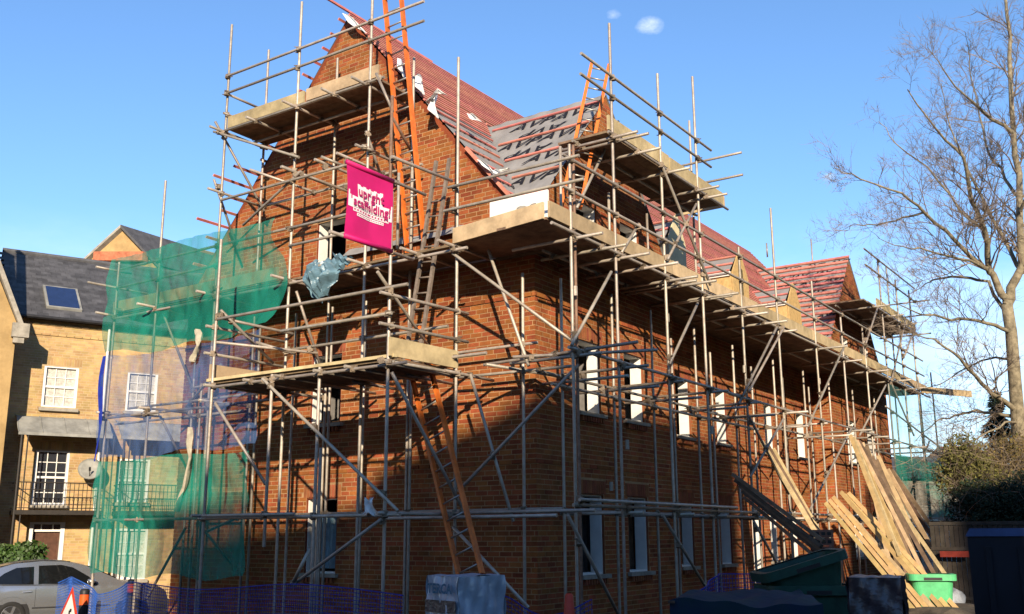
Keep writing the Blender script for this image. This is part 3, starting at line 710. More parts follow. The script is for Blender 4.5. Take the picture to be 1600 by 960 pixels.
for q in ((934, 382), (1000, 413), (1060, 443), (1052, 439), (1104, 462), (1140, 480), (1190, 508)):
    c = onX(*q, XO); tube(ls, 'transom', (.15, c.y, 5.94), (XO+.4+random.random()*.35, c.y, 5.94))
for Yq in (.2, 1.4, 3.0, 4.7, 6.2, 8.6, 11.2): tube(ls, 'transom', (-.1, Yq, 4.06), (XO+.05+random.random()*.3, Yq+.05, 4.06))
tube(ls, 'ledger', (-.6, -.5, 4.32), (XO+.9, -.6, 4.36)); tube(ls, 'ledger', (-1.2, -.35, 4.2), (.9, -.45, 4.16)); tube(ls, 'ledger', (-.2, -1.0, 4.22), (.5, .6, 4.12)); tube(ls, 'transom', (.2, -.9, 4.3), (1.9, .3, 4.4))
# far wing lift
for z in (9.4, 8.95): tube(ls, 'guard_rail', (XO+e, 14.6, z), (XO+e, 20.2, z))
for x in (XO+e, XI): tube(ls, 'ledger', (x, 14.5, 7.9), (x, 20.2, 7.9))
for y in (15, 16.5, 18, 19.8): tube(ls, 'transom', (.1, y, 7.84), (XO+.5, y, 7.84))
for z in (8.95, 8.5): tube(ls, 'guard_rail', (-.2, 20.1, z), (XO+.5, 20.1, z))
# braces along the long side
for (p, q) in (((955, 425), (893, 540)), ((1090, 474), (1046, 570)), ((1217, 505), (1154, 632)), ((1225, 511), (1170, 612)), ((1318, 544), (1263, 665)), ((1384, 602), (1343, 681)), ((1390, 593), (1428, 681)), ((1384, 635), (1467, 698)),
               ((1331, 668), (1266, 796)), ((1170, 650), (1232, 772)), ((1224, 655), (1172, 746)), ((887, 805), (966, 960)), ((1035, 805), (1101, 915)), ((1034, 258), (1110, 446)), ((1088, 319), (1043, 406)), ((1178, 815), (1216, 885)),
               ((1415, 500), (1392, 600)), ((1430, 512), (1412, 560)), ((1372, 478), (1352, 540)), ((1452, 690), (1420, 780))):
    brace(ls, onX(*p, XO+.08), onX(*q, XO+.08))
brace(ls, onX(966, 190, .7), onX(901, 326, .7)); brace(ls, onX(998, 350, XO), onX(967, 402, XO))
# far return of the scaffold beyond the building
for (x, y) in ((.2, 20.7), (-1.0, 20.9), (XO, 21.6), (.6, 22.3)): tube(ls, 'standard', (x, y, 0), (x, y, 6.9))
for z in (2.2, 4.3): tube(ls, 'ledger', (-2, 20.8, z), (XO+.5, 20.8, z)); tube(ls, 'ledger', (XO, 20, z), (XO, 22.6, z))
for (px, y, zt) in ((1269, 20, 12.4), (1199, 16, 12.6)):
    p = onY(px, 400, y); tube(ls, 'standard', (p.x, p.y, 10.0), (p.x, p.y, onY(px, 378 if px > 1250 else 385, y).z+.1))

# --- platforms: every board its own piece
def boards(sc, a, b, inward, n, z, m='board', w=.225, th=.038, name='scaffold_board', joint=None, under=False):
    """n boards side by side from line a-b inwards; long runs are butted every 3.9 m"""
    a, b, iv = Vector((*a, z)), Vector((*b, z)), Vector((*inward, 0)).normalized(); L = (b-a).length; d = (b-a)/L
    for i in range(n):
        s = 0.0; first = True
        while s < L-.05:
            step = min(3.9 if not first else random.choice((3.9, 2.6, 3.2)), L-s); first = False
            if L-s-step < .5: step = L-s
            q = MB(); q.beam(a+d*(s+.004)+iv*(w*(i+.5)), a+d*(s+step-.004)+iv*(w*(i+.5)), w-.006, th, rnd=random.random()); o = q.build(name, m, sc)
            s += step
def toe(sc, a, b, z, h=.225, t=.036, m='toe', over=0.0):
    q = MB(); a, b = Vector((*a, z+h/2)), Vector((*b, z+h/2)); d = (b-a).normalized(); q.beam(a-d*over, b+d*over, t, h, rnd=random.random()); return q.build('toe_board', m, sc)
# top gable lift
tl, tr_ = onY(355, 197, YO), onY(590, 117, YO); zt_ = 9.2
boards(gs, (tl.x, YO+.06), (tr_.x, YO+.06), (0, 1), 4, zt_+.02, 'old_board'); toe(gs, (tl.x, YO+.02), (tl.x+2.0, YO+.02), zt_+.03); toe(gs, (tl.x+2.05, YO+.025), (tr_.x, YO+.025), zt_+.045)
# eaves lift on the gable, with its lower timber edge
boards(gs, (-9.25, -1.0), (-2.9, -1.0), (0, 1), 4, 6.1, 'old_board'); boards(gs, (-2.9, -1.02), (-.65, -1.07), (0, 1), 4, 6.1, 'old_board')
toe(gs, (-9.25, -1.06), (-7.0, -1.05), 6.13); toe(gs, (-6.95, -1.05), (-4.6, -1.04), 6.13)
q = MB(); q.prism([(-.65, -1.1, 6.08), (1.09, -1.36, 6.08), (1.09, .1, 6.08), (-.65, -.1, 6.08)], (0, 0, .038)); q.build('corner_deck', 'old_board', gs)
toe(gs, (-.72, -1.12), (1.06, -1.38), 6.09, h=.24)
# loading bay lift on the gable
boards(gs, (xh-.1, YT+.05), (xj+.08, YT+.05), (0, 1), 6, 4.17, 'old_board')
q = MB(); q.beam((xh-.15, YT+.03, 4.21), (xj+.1, YT+.03, 4.21), .06, .045); q.build('edge_board', 'toe', gs)
toe(gs, (xh-.08, YT+.0), (xh+.02, YT+1.4), 4.20, h=.26); toe(gs, (xj+.06, YT-.05), (xj+.15, YT+1.35), 4.20, h=.26)
# inside boards that close the decks against the brickwork
boards(ls, (.20, -.1), (.20, 4.85), (-1, 0), 1, 6.1, 'old_board', w=.185)
boards(ls, (.20, 4.86), (.20, 14.59), (-1, 0), 3, 6.1, 'old_board', w=.228)
boards(ls, (.20, 14.6), (.20, 20.1), (-1, 0), 1, 6.1, 'old_board', w=.185)
boards(gs, (-9.2, -.10), (-.66, -.10), (0, 1), 1, 6.1, 'old_board', w=.092)
q = MB(); q.box((-.66, -.12, 6.062), (.19, -.006, 6.1)); q.build('scaffold_board', 'old_board', gs)
# eaves lift along the long side
boards(ls, (1.1, -1.3), (1.1, 20.6), (-1, 0), 4, 6.1, 'old_board')
yy_ = -1.36
for L_ in (3.9, 3.9, 3.3, 3.9, 3.9, 3.3):
    y1_ = min(yy_+L_, 20.8); dz = random.random()*.02
    toe(ls, (1.12+random.random()*.02, yy_), (1.13+random.random()*.02, y1_-.02), 6.1+dz, h=.235); yy_ = y1_
toe(ls, (1.25, 19.6), (2.3, 21.6), 6.0, h=.2)
# lift at the near wing gable
boards(ls, (1.08, .45), (1.08, 4.85), (-1, 0), 4, 8.0, 'old_board'); toe(ls, (1.11, .45), (1.11, 2.6), 8.03, h=.24); toe(ls, (1.12, 2.63), (1.12, 4.95), 8.01, h=.24)
toe(ls, (1.14, 5.0), (.1, 5.0), 7.98, h=.22)
# lift at the far wing gable
boards(ls, (1.08, 14.6), (1.08, 20.2), (-1, 0), 5, 8.0, 'old_board'); toe(ls, (1.11, 15.8), (1.11, 20.2), 8.03)

# --- couplers wherever two tubes meet
cm = MB(); cm.box((-.038, -.03, -.045), (.038, .04, .045)); cm.box((-.05, -.012, -.02), (.05, .012, .03)); cm.tube([(.045, 0, -.02), (.045, .07, -.02)], .009, n=6); cm.tube([(-.04, .02, .03), (-.04, .075, .03)], .009, n=6)
cme = cm.mesh('coupler', 'coupler')
def closest(a, b, c, d):
    u, v, w = b-a, d-c, a-c; A, B, C_, D, E_ = u.dot(u), u.dot(v), v.dot(v), u.dot(w), v.dot(w); den = A*C_-B*B
    if den < 1e-4*A*C_: return None
    s, t = (B*E_-C_*D)/den, (A*E_-B*D)/den
    if not (-.01 <= s <= 1.01 and -.01 <= t <= 1.01): return None
    p, q = a+u*s, c+v*t; return (p-q).length, (p+q)/2
for sc in (gs, ls):
    T = TUBES[sc.name]; pts = []
    for i in range(len(T)):
        for j in range(i):
            r_ = closest(T[i][0], T[i][1], T[j][0], T[j][1])
            if r_ and r_[0] < .13 and r_[1].z > .4: pts.append(r_[1])
    pts.sort(key=lambda p: (p-CAM).length); keep = []
    for p in pts:
        if all((p-q).length > .07 for q in keep): keep.append(p)
    for p in keep[:290]:
        inst('coupler', cme, p, sc, rot=Vector((random.uniform(-1, 1), random.uniform(-1, 1), random.uniform(-.3, .3))).to_track_quat('X', 'Z'), scale=(1, 1, 1))
# end sleeves on standards
sl_ = MB().tube([(0, 0, -.07), (0, 0, .07)], .032, n=8).mesh('sleeve', 'steel')
for (px, py, x) in ((899, 455, XO-.05), (1043, 497, XO), (1163, 577, XO), (1280, 596, XO), (980, 695, XO), (1112, 672, XO), (955, 760, XI)):
    inst('sleeve', sl_, onX(px, py, x), ls)

# ------------------------------------------------------------------ ladders
def ladder(p_lo, p_hi, wide, label, m='orange_paint', rung='aluminium', wv=(1, 0, 0), step=.255, sw=.04, sd=.085, name='ladder'):
    a, b = Vector(p_lo), Vector(p_hi); d = (b-a).normalized(); wv = Vector(wv); wv = (wv-d*wv.dot(d)).normalized(); n = d.cross(wv)
    t = thing(name, a, label, 'ladder', 'ladders on the scaffold')
    for s in (-1, 1):
        q = MB(); q.obox((a+b)/2+wv*s*wide/2, d*(b-a).length/2, wv*sw/2, n*sd/2); q.build('stile', m, t)
    L = (b-a).length; k = .15
    me = MB().tube([wv*(-wide/2), wv*(wide/2)], .014, n=8).mesh('rung', rung, smooth=True)
    while k < L-.05: inst('rung', me, a+d*k, t); k += step
    return t
ladder(onY(650, 392, -.55), onY(612, -25, -.95), .36, 'orange ladder rising past the pink banner to the gable top')
ladder(onY(737, 905, -1.55), onY(643, 520, -.95), .36, 'orange ladder from the ground up through the lower gable lift')
ladder(onY(646, 548, -1.15), onY(692, 250, -.75), .27, 'grey timber ladder standing on the lower gable lift', m='grey_timber', rung='grey_timber', sw=.05, sd=.05)
ladder(onX(892, 322, .55), onX(938, 100, .35), .30, 'short orange ladder leaning to the small wing gable', wv=(.75, .65, 0), sw=.055)

# ------------------------------------------------------------------ banner
bn = thing('banner', (xj, -2.87, 6.15), 'pink scaffolding company banner hung between two poles', 'banner')
y0, y1, zt0, zb0 = -3.36, -2.42, ba.z-.02, bc.z-.0
def bfn(u, v):
    y = y0+(y1-y0)*u; z = zb0+(zt0-zb0)*v
    return (xj+.03+.018*math.sin(u*6+v*2.2)*math.sin(math.pi*v)+.004*math.sin(u*13-v*5)*math.sin(math.pi*v), y+.02*math.sin(v*math.pi)*(1 if u < .5 else -.3), z-.015*math.sin(math.pi*u))
m = MB(); m.grid(bfn, 30, 24); m.grid(lambda u, v: (bfn(u, v)[0]-.004, bfn(u, v)[1], bfn(u, v)[2]), 30, 24); m.build('cloth', 'banner', bn, smooth=True)
for (z, nm) in ((zt0+.0, 'hem'), (zb0, 'hem')):
    MB().tube([(xj+.03, y0+.0, z), (xj+.03, y1, z)], .034, n=10).build(nm, 'banner', bn, smooth=True)
def onban(vs, u0, v0, lift, k=1.0, slant=-.06):
    out = []
    for p in vs:
        u = u0+p.x*k/(y1-y0); v = v0+(p.y*k)/(zt0-zb0)
        q = bfn(min(1, max(0, u)), v); out.append((q[0]+lift, q[1], q[2]))
    return out
mw, mp_ = MB(), MB()
TXT = (('upright', .185, .50, .665), ('scaffolding!', .172, .52, .505))
for (t, size, u, v) in TXT:
    b_ = text_mesh(t, size, bold=.005, space=1.02); q = MB(); q.add(onban(b_[0], u, v, .024), b_[1]); q.build('lettering', 'banner_print', bn)
def strip(m, u0, u1, v0, v1, lift):
    n = 12; vs = []; 
    for i in range(n+1):
        u = u0+(u1-u0)*i/n
        for v in (v0, v1): q = bfn(u, v); vs.append((q[0]+lift, q[1], q[2]))
    m.add(vs, [(2*i, 2*i+2, 2*i+3, 2*i+1) for i in range(n)])
for k in range(9): strip(mw, .22+k*.0625, .22+(k+1)*.0625, .575, .76+.008*math.cos(k*3.1), .006)
for k in range(13): strip(mw, .10+k*.0635, .10+(k+1)*.0635, .437, .58, .0055)
for k in range(13): strip(mw, .12+k*.062, .12+k*.062+.058, .375, .43, .006); strip(mp_, .135+k*.062, .135+k*.062+.03, .39, .415, .009)
strip(mw, .2, .82, .325, .365, .006)
for k in range(16): strip(mp_, .22+k*.037, .22+k*.037+.022, .339, .35, .009)
for (us, vs_) in (((.02, .13), (.42, .64)), ((.88, .985), (.40, .62))):
    n = 4
    for k in range(n):
        a = us[0]+(us[1]-us[0])*k/n; b_ = us[0]+(us[1]-us[0])*(k+1)/n; f = (1-k/n) if us[0] < .5 else (k+1)/n
        strip(mw, a, b_, vs_[0], vs_[0]+(vs_[1]-vs_[0])*f, .005)
mw.build('lettering_backing', 'banner_white', bn); mp_.build('small_print', 'banner_print', bn)['kind'] = 'stuff'

# ------------------------------------------------------------------ blue tarpaulin bundle
c0 = onY(514, 438, YO-.16); t_ = thing('tarpaulin_bundle', c0-Vector((0, 0, .4)), 'crumpled blue grey tarpaulin tied to the scaffold below the gable window', 'tarpaulin')
def tri(x): return abs((x % 1)*2-1)
def tarp_sheet(w0, w1, w2, h, amp, ph, off, lean):
    m_ = MB()
    def fn(u, v):
        w = (w0+(w1-w0)*v/.4) if v < .4 else (w1+(w2-w1)*(v-.4)/.6)
        fold = tri(u*3.2+ph+.55*v)*.65+tri(u*7.1+ph*2-1.3*v)*.25+tri(v*2.6+u*1.7+ph)*.45
        bulge = math.sin(math.pi*min(1, max(0, u)))**.7*math.sin(math.pi*min(1, .15+v*.85))
        return c0+off+Vector(((u-.5)*w+lean*v, -amp*fold-.24*bulge, h*(.5-v)+.09*(tri(u*2.3+ph)-.5)*(1 if v < .1 else .4)-.14*(1-abs(2*u-1))*v*v))
    m_.grid(fn, 34, 26); return m_.build('tarpaulin', 'tarp', t_)
tarp_sheet(.52, .78, .34, .52, .15, .2, Vector((-.02, 0, .02)), -.05)
q = MB(); q.grid(lambda u, v: c0+Vector((.20+.42*u, -.10-.07*tri(v*2+u), .20-.02*u+(v-.5)*.34*(1-.75*u)+.05*tri(u*3))), 12, 8); q.build('loose_corner', 'tarp', t_)
q = MB(); q.tube([c0+Vector((0, 0, .25)), c0+Vector((.05, .1, .45))], .008, n=5); q.build('rope', 'white_sheet', t_)

# ------------------------------------------------------------------ debris nets on the scaffold
def net(label, m, xa_, xb_, ztop, zbot, y=YO-.13, right=None, cat='netting'):
    def fn(u, v):
        x = xa_+(xb_-xa_)*u; z = zbot(u)+(ztop(u)-zbot(u))*v
        if right: x = xa_+(right(v)-xa_)*u
        return (x, y-.08*math.sin(u*11+v*3)*math.sin(math.pi*v)-.035*abs(math.sin(u*31+v*6))-.05*math.sin(v*9+u*5)*math.sin(math.pi*v)-.02*abs(math.sin(u*57-v*11)), z+.05*math.sin(u*14)*(1-v)-.03*math.sin(u*9)*v)
    q = MB(); q.grid(fn, 120, 40)
    o = q.build('debris_net', m, smooth=True, label=label, category=cat, group='debris nets on the scaffold')
    return o
net('upper green debris net below the roof at the gable corner', 'green_net', -9.08, -4.3, lambda u: 7.15, lambda u: 5.28-.12*math.sin(math.pi*u), right=lambda v: -4.55+.45*v+.35*math.sin(v*5))
net('blue debris net between the two green nets', 'blue_net', -9.02, -4.7, lambda u: 5.24-.12*math.sin(math.pi*u), lambda u: 3.25-.04*math.sin(6*u), y=YO-.10)
net('lower green debris net hanging towards the ground', 'green_net', -8.95, -4.8, lambda u: 3.2, lambda u: 1.15+.0*u, y=YO-.12)
# gathered hems and the torn strip
q = MB(); q.grid(lambda u, v: (-8.98-.05*math.sin(v*7)+(u-.5)*(.10+.06*math.sin(v*5)), YO-.2, 5.2-v*2.0), 4, 20); q.build('net_hem', 'blue_mesh', smooth=True, label='gathered blue net edge tied down the end tube', category='netting')
mat('torn', (.42, .38, .29), .7, var=.2, scale=8)
rg = thing('torn_sheet', onY(300, 620, YO-.2), 'pale torn plastic strip tied to a tube behind the nets', 'plastic sheet')
def strip3(pts, w, m, parent):
    pts = [Vector(p) for p in pts]; f = MB()
    def fn(u, v):
        t = u*(len(pts)-1); i = min(int(t), len(pts)-2); p = pts[i].lerp(pts[i+1], t-i)
        return p+Vector((w*(v-.5)*(.7+.5*math.sin(u*9)), .05*math.sin(v*7+u*5), 0))
    f.grid(fn, 24, 5); return f.build('strip', m, parent, smooth=True)
strip3([onY(307, 515, YO-.2), onY(310, 540, YO-.22), onY(303, 565, YO-.2)], .16, 'torn', rg)
strip3([onY(296, 668, YO-.2), onY(294, 690, YO-.25), onY(298, 715, YO-.2), onY(290, 760, YO-.2), onY(278, 800, YO-.2)], .10, 'torn', rg)
net('pale debris net at the far end of the long scaffold', 'pale_net', 0, 1, lambda u: 1, lambda u: 0) if False else None
q = MB(); pa, pb = onX(1388, 640, 1.25), onX(1468, 640, 1.25)
q.grid(lambda u, v: (1.28+.04*math.sin(u*9), pa.y+(pb.y-pa.y)*u, 2.6+3.2*v), 12, 12); q.build('debris_net', 'pale_net', smooth=True, label='pale net curtain at the far end of the long scaffold', category='netting', group='debris nets on the scaffold')
q = MB(); q.grid(lambda u, v: (1.32+.04*math.sin(u*9), pa.y+(pb.y-pa.y)*u*1.05, 2.3+1.6*v), 12, 8); q.build('debris_net', 'green_net', smooth=True, label='green net below the pale net at the far scaffold end', category='netting', group='debris nets on the scaffold')

# ------------------------------------------------------------------ plastic mesh barriers: real strands
def barrier(fn, L, H, label, cell=.045, w=.010):
    q = MB(); nu = int(L/cell); nv = int(H/cell)
    for j in range(nv+1):
        pts = [fn(i/nu, j/nv) for i in range(0, nu+1)]
        q.tube(pts, w*.55 if j not in (0, nv) else w, n=4, cap=False)
    for i in range(nu+1):
        pts = [fn(i/nu, j/nv) for j in range(nv+1)]
        q.tube(pts, w*.36, n=3, cap=False)
    return q.build('mesh_barrier', 'blue_mesh', label=label, category='barrier', group='blue plastic mesh barriers')
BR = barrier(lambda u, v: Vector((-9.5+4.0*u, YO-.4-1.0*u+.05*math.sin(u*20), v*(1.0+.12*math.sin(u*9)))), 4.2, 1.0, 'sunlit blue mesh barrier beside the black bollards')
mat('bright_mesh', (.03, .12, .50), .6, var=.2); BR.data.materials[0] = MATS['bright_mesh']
barrier(lambda u, v: Vector((-5.5+5.2*u, YT-.25+.05*math.sin(u*15), v*(1.12-.06*math.sin(u*7)))), 5.2, 1.1, 'blue mesh barrier along the foot of the gable scaffold')
barrier(lambda u, v: Vector((.3+1.4*u, -1.75+.35*u+.05*math.sin(u*9), v*(.95+.12*math.sin(u*6+1)))), 1.5, 1.0, 'blue mesh barrier at the near building corner', cell=.055)
b0, b1, b2 = atd(1078, 940, 11.5), atd(1122, 897, 12.5), atd(1212, 897, 14)
barrier(lambda u, v: (b0.lerp(b1, u*2) if u < .5 else b1.lerp(b2, u*2-1))+Vector((.02*math.sin(u*30), 0, -(1-v)*(.2+.7*min(1, u*1.7)))), 2.6, .8, 'blue mesh barrier sagging beside the tarpaulined stack', cell=.05)

# ------------------------------------------------------------------ yellow terraced house
HD = Vector((math.sin(R(22.7)), math.cos(R(22.7)), 0)); HN = Vector((HD.y, -HD.x, 0)); HQ = atd(90, 842, 29.0); HQ.z = 0
def HP(s, z, d=0.0): return HQ+HD*s+HN*d+Vector((0, 0, z))
def Hpx(px, py, d=0.0):
    r_ = ray(px, py); t = ((HQ+HN*d-CAM).dot(HN))/r_.dot(HN); p = CAM+r_*t; return (p-HQ).dot(HD), p.z
house = thing('terraced_house', HP(1, 0), 'yellow brick terraced house with slate roof, white sash windows and iron balcony', 'house')
EZ = 8.15
S0, S1 = -1.9, 7.6
def rect(p, q): a, b = Hpx(*p), Hpx(*q); return (a[0], b[0], min(a[1], b[1]), max(a[1], b[1]))
wins = [rect((70, 570), (118, 640)), rect((200, 580), (243, 645)), rect((57, 702), (102, 790)), rect((185, 716), (230, 786)), rect((180, 826), (226, 905))]
door = rect((47, 816), (95, 892)); door = (door[0], door[1], .05, door[3])
hop = wins+[door]
hw = brick_wall(HP(S0, 0), HD, HN, lambda z: (0, S1-S0), 0, EZ, [(a-S0, b-S0, c, d) for a, b, c, d in hop], bmat='stock_brick', mmat='stock_mortar', smat='stock_brick', parent=house, wall_name='front_wall', bands=((7.65, .075, .03), (7.95, .15, .03)))
q = MB(); q.add([HP(S0, 0, -.3), HP(S1, 0, -.3), HP(S1, EZ, -.3), HP(S0, EZ, -.3)], [(0, 1, 2, 3)])
q.prism([HP(S1, 0, -.05), HP(S1, 0, -8), HP(S1, EZ, -8), HP(S1, 10.9, -3.6), HP(S1, EZ, -.05)], HD*.3); q.build('inner_wall', 'stock_brick', house)
def sash(op, cols, rows, parent, dark=True, bars=.022):
    a, b, c, d = op; fr = MB(); t = .07
    fr.obox(HP((a+b)/2, c+t/2, -.06), HD*(b-a)/2, HN*.05, Vector((0, 0, t/2))); fr.obox(HP((a+b)/2, d-t/2, -.06), HD*(b-a)/2, HN*.05, Vector((0, 0, t/2)))
    for (u, s) in ((a, 1), (b, -1)): fr.obox(HP(u+s*t/2, (c+d)/2, -.06), HD*t/2, HN*.05, Vector((0, 0, (d-c)/2-t)))
    w = fr.build('window', 'white_paint', parent)
    mr = MB(); mr.obox(HP((a+b)/2, (c+d)/2, -.07), HD*((b-a)/2-t), HN*.03, Vector((0, 0, .03)))
    for i in range(1, cols): mr.obox(HP(a+t+(b-a-2*t)*i/cols, (c+d)/2, -.08), HD*bars/2, HN*.015, Vector((0, 0, (d-c)/2-t)))
    for j in range(1, rows):
        if abs(j/rows-.5) > .05: mr.obox(HP((a+b)/2, c+t+(d-c-2*t)*j/rows, -.083), HD*((b-a)/2-t), HN*.012, Vector((0, 0, bars/2)))
    mr.build('glazing_bars', 'white_paint', w)
    gl = MB(); gl.add([HP(a+t, c+t, -.10), HP(b-t, c+t, -.10), HP(b-t, d-t, -.10), HP(a+t, d-t, -.10)], [(0, 1, 2, 3)]); gl.build('pane', 'window_glass' if dark else 'curtain', w)
    sl = MB(); sl.obox(HP((a+b)/2, c-.05, .04), HD*((b-a)/2+.06), HN*.09, Vector((0, 0, .045))); sl.build('sill', 'stone', w)
    return w
sash(wins[0], 3, 4, house, dark=False); sash(wins[1], 3, 4, house, dark=False); sash(wins[2], 3, 5, house); sash(wins[3], 3, 5, house, dark=False); sash(wins[4], 3, 4, house, dark=False)
a, b, c, d = door; q = MB(); q.obox(HP((a+b)/2, (c+1.98)/2, -.08), HD*((b-a)/2-.12), HN*.03, Vector((0, 0, (1.98-c)/2))); dr = q.build('door', 'brown_door', house)
for s in (-1, 1):
    for (z0, z1) in ((.25, .95), (1.1, 1.85)):
        q = MB(); q.obox(HP((a+b)/2+s*.17, (z0+z1)/2, -.045), HD*.11, HN*.006, Vector((0, 0, (z1-z0)/2))); q.build('door_panel', 'brown_door', dr)
q = MB(); q.obox(HP((a+b)/2, 1.2, -.04), HD*.1, HN*.012, Vector((0, 0, .02))); q.build('letter_plate', 'chrome', dr)
q = MB(); t = .11
for (u, s) in ((a, 1), (b, -1)): q.obox(HP(u+s*t/2, (c+d)/2, -.03), HD*t/2, HN*.06, Vector((0, 0, (d-c)/2)))
q.obox(HP((a+b)/2, d-.03, -.03), HD*((b-a)/2-t), HN*.06, Vector((0, 0, .03))); q.obox(HP((a+b)/2, 2.01, -.03), HD*((b-a)/2-t), HN*.06, Vector((0, 0, .03)))
for i in (1, 2): q.obox(HP(a+(b-a)*i/3, (2.04+d-.06)/2, -.035), HD*.012, HN*.03, Vector((0, 0, (d-.06-2.04)/2)))
q.build('door_frame', 'white_paint', house)
q = MB(); q.add([HP(a+t, 2.04, -.07), HP(b-t, 2.04, -.07), HP(b-t, d-.06, -.07), HP(a+t, d-.06, -.07)], [(0, 1, 2, 3)]); q.build('fanlight', 'window_glass', house)
# balcony with canopy on posts
def curve_canopy(s0, s1):
    m_ = MB(); prof = [(-.0, 5.25), (.25, 5.2), (.5, 5.02), (.75, 4.83), (1.0, 4.7)]
    m_.grid(lambda u, v: HP(s0+(s1-s0)*u, *(lambda f: (prof[int(f)][1]+(prof[min(int(f)+1, 4)][1]-prof[int(f)][1])*(f-int(f)), prof[int(f)][0]+(prof[min(int(f)+1, 4)][0]-prof[int(f)][0])*(f-int(f))))(v*3.999)), 8, 8)
    m_.obox(HP((s0+s1)/2, 4.66, .98), HD*(s1-s0)/2, HN*.03, Vector((0, 0, .04)))
    o = m_.build('canopy', 'lead', house)
    for k in range(5):
        rb = MB(); rb.tube([HP(s0+(s1-s0)*k/4, z+.012, dd) for dd, z in prof], .014, n=5); rb.build('canopy_rib', 'lead', o)
    return o
SB0, SB1 = Hpx(22, 805, 1.0)[0], Hpx(160, 805, 1.0)[0]
curve_canopy(SB0-.1, SB1+.1); curve_canopy(SB1+.35, SB1+3.0)
def balcony(s0, s1):
    q = MB(); q.obox(HP((s0+s1)/2, 2.5, .5), HD*(s1-s0)/2, HN*.5, Vector((0, 0, .06))); bl = q.build('balcony', 'iron', house)
    for z in (3.32, 3.12, 2.62):
        r_ = MB(); r_.tube([HP(s0, z, .05), HP(s0, z, .96), HP(s1, z, .96), HP(s1, z, .05)], .017 if z > 3.2 else .012, n=5); r_.build('rail', 'iron', bl)
    n = int((s1-s0)/.11)
    for i in range(n+1):
        s = s0+(s1-s0)*i/n; r_ = MB(); r_.tube([HP(s, 2.56, .96), HP(s, 3.32, .96)], .009, n=4, cap=False)
        r_.tube([HP(s+.03*math.cos(t_), 2.86+.05*math.sin(t_), .96) for t_ in [k*math.pi/4 for k in range(9)]], .006, n=3, cap=False); r_.build('baluster', 'iron', bl)
    for s in (s0, s1):
        r_ = MB(); r_.tube([HP(s, 0, .96), HP(s, 4.68, .96)], .035, n=6); r_.tube([HP(s+.16, 0, .96), HP(s+.16, 4.68, .96)], .02, n=6); r_.build('post', 'iron', bl)
balcony(SB0, SB1); balcony(SB1+.45, SB1+2.9)
# roof of slates, skylight
RB, RH = 3.6, None
rp = None; r_ = ray(90, 404); t = ((HQ-HN*RB-CAM).dot(HN))/r_.dot(HN); RH = (CAM+r_*t).z
q = MB(); q.add([HP(S0, EZ+.02, .25), HP(S1+.1, EZ+.02, .25), HP(S1+.1, RH, -RB), HP(S0, RH, -RB)], [(0, 1, 2, 3)]); q.add([HP(S0, RH, -RB), HP(S1+.1, RH, -RB), HP(S1+.1, EZ, -8), HP(S0, EZ, -8)], [(0, 1, 2, 3)]); hr = q.build('roof', 'slate', house)
sv = (HP(0, RH, -RB)-HP(0, EZ+.02, .25)); SL = sv.length; sv.normalize(); sn = HD.cross(sv).normalized(); 
if sn.z < 0: sn = -sn
q = MB(); rows = int(SL/.2); nS = int((S1-S0)/.3)
for j in range(rows):
    for i in range(nS+1):
        s = S0+(i+(.5 if j % 2 else 0))*.3
        if s > S1: continue
        c = HP(s, EZ+.02, .25)+sv*(j*.2+.11)+sn*(.014+random.random()*.004); q.obox(c, HD*.147, sv*.105, (sn+sv*-.03)*.005, rnd=random.random())
o = q.build('slates', 'slate', hr); o['kind'] = 'stuff'
q = MB(); q.tube([HP(S0, RH+.03, -RB), HP(S1, RH+.03, -RB)], .09, n=8); q.build('ridge', 'slate', hr)
def roofpt(px, py):
    r_ = ray(px, py); nn = sn; t = (HP(0, EZ+.02, .25)-CAM).dot(nn)/r_.dot(nn); return CAM+r_*t
k0, k1 = roofpt(72, 483), roofpt(120, 456); sk = (k0+k1)/2; hh = abs((k1-k0).dot(sv))/2; ww = abs((k1-k0).dot(HD))/2
q = MB(); q.obox(sk+sn*.05, HD*ww, sv*hh, sn*.05); w_ = q.build('skylight', 'lead', hr)
q = MB(); q.obox(sk+sn*.103, HD*(ww-.07), sv*(hh-.07), sn*.004); q.build('pane', 'sky_glass', w_)
q = MB(); q.tube([HP(S0, EZ-.02, .3), HP(S1, EZ-.02, .3)], .06, n=6); q.build('gutter', 'black_plastic', house)
q = MB(); sp = Hpx(163, 600)[0]; q.tube([HP(sp, 0, .09), HP(sp, EZ, .09)], .04, n=6); q.build('downpipe', 'white_paint', house)
# neighbouring wing on the left edge
q = MB(); sL = -1.62
wing = thing('neighbouring_house', HP(-3.5, 0, .5), 'brick house wing with sloping stone coping at the left edge', 'house')
q.prism([HP(-6, 0, 1.15), HP(sL-.15, 0, 1.15), HP(sL-.15, 7.7, 1.15), HP(-4.0, 12.5, 1.15), HP(-6, 12.5, 1.15)], -HN*6)
q.build('wall', 'stock_brick', wing)
q = MB(); q.beam(HP(sL+.0, 7.55, 1.1), HP(-3.9, 12.75, 1.1), .42, .12, upv=HN.cross(Vector((0, 0, 1)))+Vector((0, 0, .6))); q.build('coping', 'stone', wing)
q = MB(); q.obox(HP(sL-.05, 7.5, 1.08), HD*.22, HN*.24, Vector((0, 0, .2))); q.obox(HP(sL-.08, 7.22, 1.08), HD*.14, HN*.2, Vector((0, 0, .08))); q.build('kneeler', 'stone', wing)
